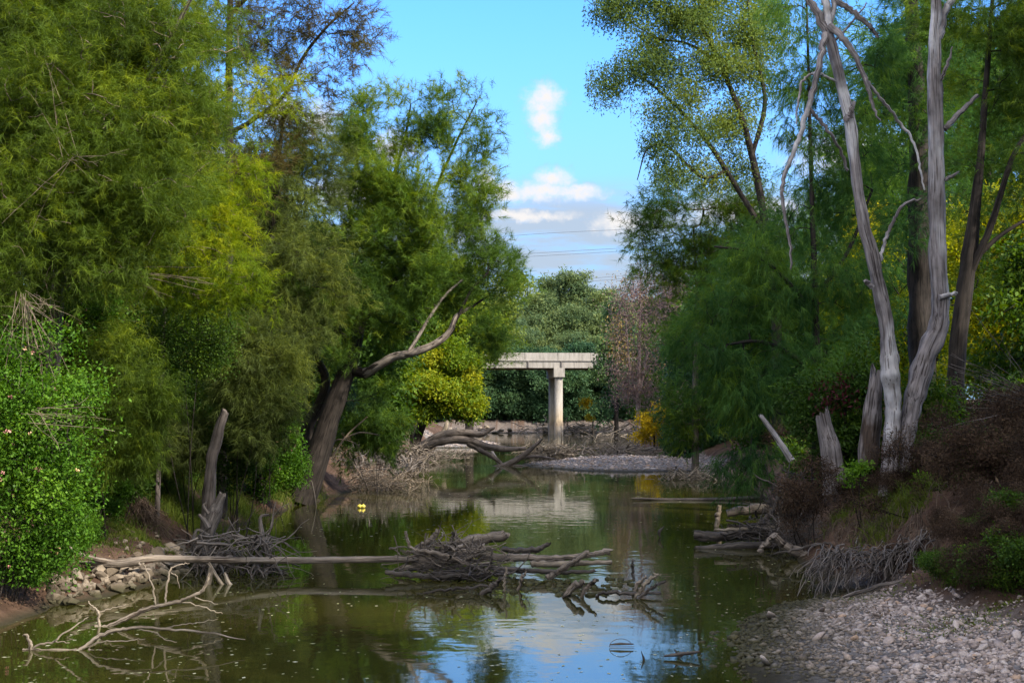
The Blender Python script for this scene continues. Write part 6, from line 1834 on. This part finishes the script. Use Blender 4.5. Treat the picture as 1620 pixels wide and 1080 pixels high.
def background():
    r = np.random.default_rng(55)
    A = proto_tree('bluish green rounded gum tree on the far bank behind the bridge', 'far', 14, 5.2, 'leaf', 1, n=230, k=60, nl=.42, nw=.17)
    B = proto_tree('grey-green gum tree standing on the far bank', 'far', 17, 4.4, 'leaf', 2, n=220, k=60, nl=.40, nw=.15)
    C_ = proto_tree('dark blue-green shade tree at the foot of the far bank', 'shade', 9, 4.4, 'leaf', 3, n=200, k=60, nl=.36, nw=.16, low=.08)
    D = proto_tree('dark olive she-oak in the wood behind the left bank', 'dull', 14, 4.2, 'needle', 4, n=240, k=22, nl=.42, nw=.034, name='she_oak', low=.1)
    E = proto_tree('green she-oak in the wood behind the right bank', 'deep', 14, 4.2, 'needle', 5, n=240, k=22, nl=.42, nw=.034, name='she_oak', low=.1)
    G = proto_tree('green scrubby tree in the wood beside the river', 'scrub', 8, 4.0, 'leaf', 6, n=180, k=44, nl=.26, nw=.12, low=.05)
    used = set()
    def place(proto, x, y, h=1.0, label=None, group=None):
        z = Hs(x, y) - .1
        if proto.name in used:
            return dup(proto, (x, y, z), r.uniform(0, 6.28), h, label, group)
        used.add(proto.name)
        proto.location = (x, y, z); proto.scale = (h, h, h); proto.rotation_euler = (0, 0, r.uniform(0, 6.28))
        if label:
            proto['label'] = label
        if group:
            proto['group'] = group
        return proto
    def at(px, y):
        return (px - 810) / F * y
    FG = 'trees on the far bank beyond the bridge'
    far = [(905, 236, B, 1.42, 'tallest gum with an open crown against the sky beyond the bridge'), (872, 240, B, 1.36, 'second tallest gum just left of the tallest one beyond the bridge'), (845, 232, A, 1.35, 'broad gum tree above the left part of the bridge'),
           (945, 228, A, 1.38, 'broad gum tree above the right part of the bridge'), (975, 236, A, 1.3, 'gum tree at the right end of the far row of trees'), (810, 228, A, 1.25, None), (780, 232, A, 1.35, None), (750, 236, A, 1.3, None), (895, 214, A, 1.12, 'rounded gum directly above the bridge pier'),
           (850, 212, A, 1.05, None), (940, 212, A, 1.06, None), (985, 214, A, 1.15, None), (1020, 222, A, 1.25, None), (1060, 226, B, 1.1, None), (720, 226, A, 1.3, None), (690, 232, B, 1.2, None), (1100, 230, A, 1.3, None), (650, 230, A, 1.3, None), (1140, 226, B, 1.2, None)]
    for px, y, pr, h, lab in far:
        place(pr, at(px, y), y, h, lab or 'bluish green gum tree in the row beyond the bridge', FG)
    for i, px in enumerate(range(700, 1080, 17)):
        y = 193 + (i * 7) % 11
        place(C_, at(px, y), y, r.uniform(.85, 1.25), 'dark blue-green shade tree below the level of the bridge deck', 'shade trees under the bridge')
    for i, px in enumerate(range(715, 1060, 26)):
        y = 200 + (i * 5) % 9
        place(A, at(px, y), y, r.uniform(.72, .92), 'bluish green gum tree seen through under the bridge', FG)
    # left wood
    LG, RG = 'trees in the wood behind the left bank', 'trees in the wood behind the right bank'
    for x, y, pr, h in ((-13, 33, D, 1.0), (-17, 39, D, 1.1), (-12.5, 45, D, .95), (-16, 52, D, 1.1), (-11, 57, D, .9), (-15, 63, D, 1.0), (-11, 70, G, 1.2), (-14, 78, D, 1.0), (-9.5, 86, G, 1.2), (-14, 95, D, 1.1), (-10, 106, D, .9), (-13, 118, D, 1.0), (-11, 132, G, 1.4), (-16, 146, D, 1.1), (-12, 158, D, 1.1), (-20, 30, D, 1.0),
                        (-14, 26, G, 1.0), (-12, 40, G, .8), (-12, 50, G, .8), (-10.5, 62, G, .9), (-22, 48, D, 1.2), (-23, 66, D, 1.2), (-22, 88, D, 1.2), (-13, 18, D, .9), (-12, 10, D, .9), (-24, 118, D, 1.2), (-16, 172, D, 1.2), (-14, 30, G, .7), (-11.5, 34.5, G, .6)):
        place(pr, x, y, h, 'dark olive she-oak in the wood behind the left bank' if pr is D else 'green scrubby tree in the wood behind the left bank', LG)
    for x, y, pr, h in ((16, 38, G, .8), (18, 62, E, 1.0), (22, 58, E, 1.3), (26, 64, E, 1.4), (17.5, 55, E, 1.3), (15, 72, G, 1.1), (16, 84, E, 1.0), (15, 98, G, 1.3), (18, 110, E, 1.1), (17, 126, E, 1.0), (20, 142, E, 1.1), (19, 158, G, 1.5), (24, 174, E, 1.2), (23, 80, E, 1.2), (24, 100, E, 1.2), (27, 130, E, 1.2), (14.5, 58, G, .9), (14, 92, G, 1.0), (15, 118, G, 1.2), (17, 150, G, 1.3),
                        (13, 66, G, .9), (13.5, 80, G, .8),
                        (14, 13, E, 1.35), (15, 18, E, 1.4), (13, 5, E, 1.0), (18, 10, E, 1.2), (17, 23, E, 1.3), (14.5, 21.5, E, 1.2), (19.5, 19, E, 1.3), (20, 2, E, 1.1), (12, -5, E, 1.0), (22, 18, E, 1.1)):
        place(pr, x, y, h, 'green she-oak in the wood behind the right bank' if pr is E else 'green scrubby tree in the wood behind the right bank', RG)


background()
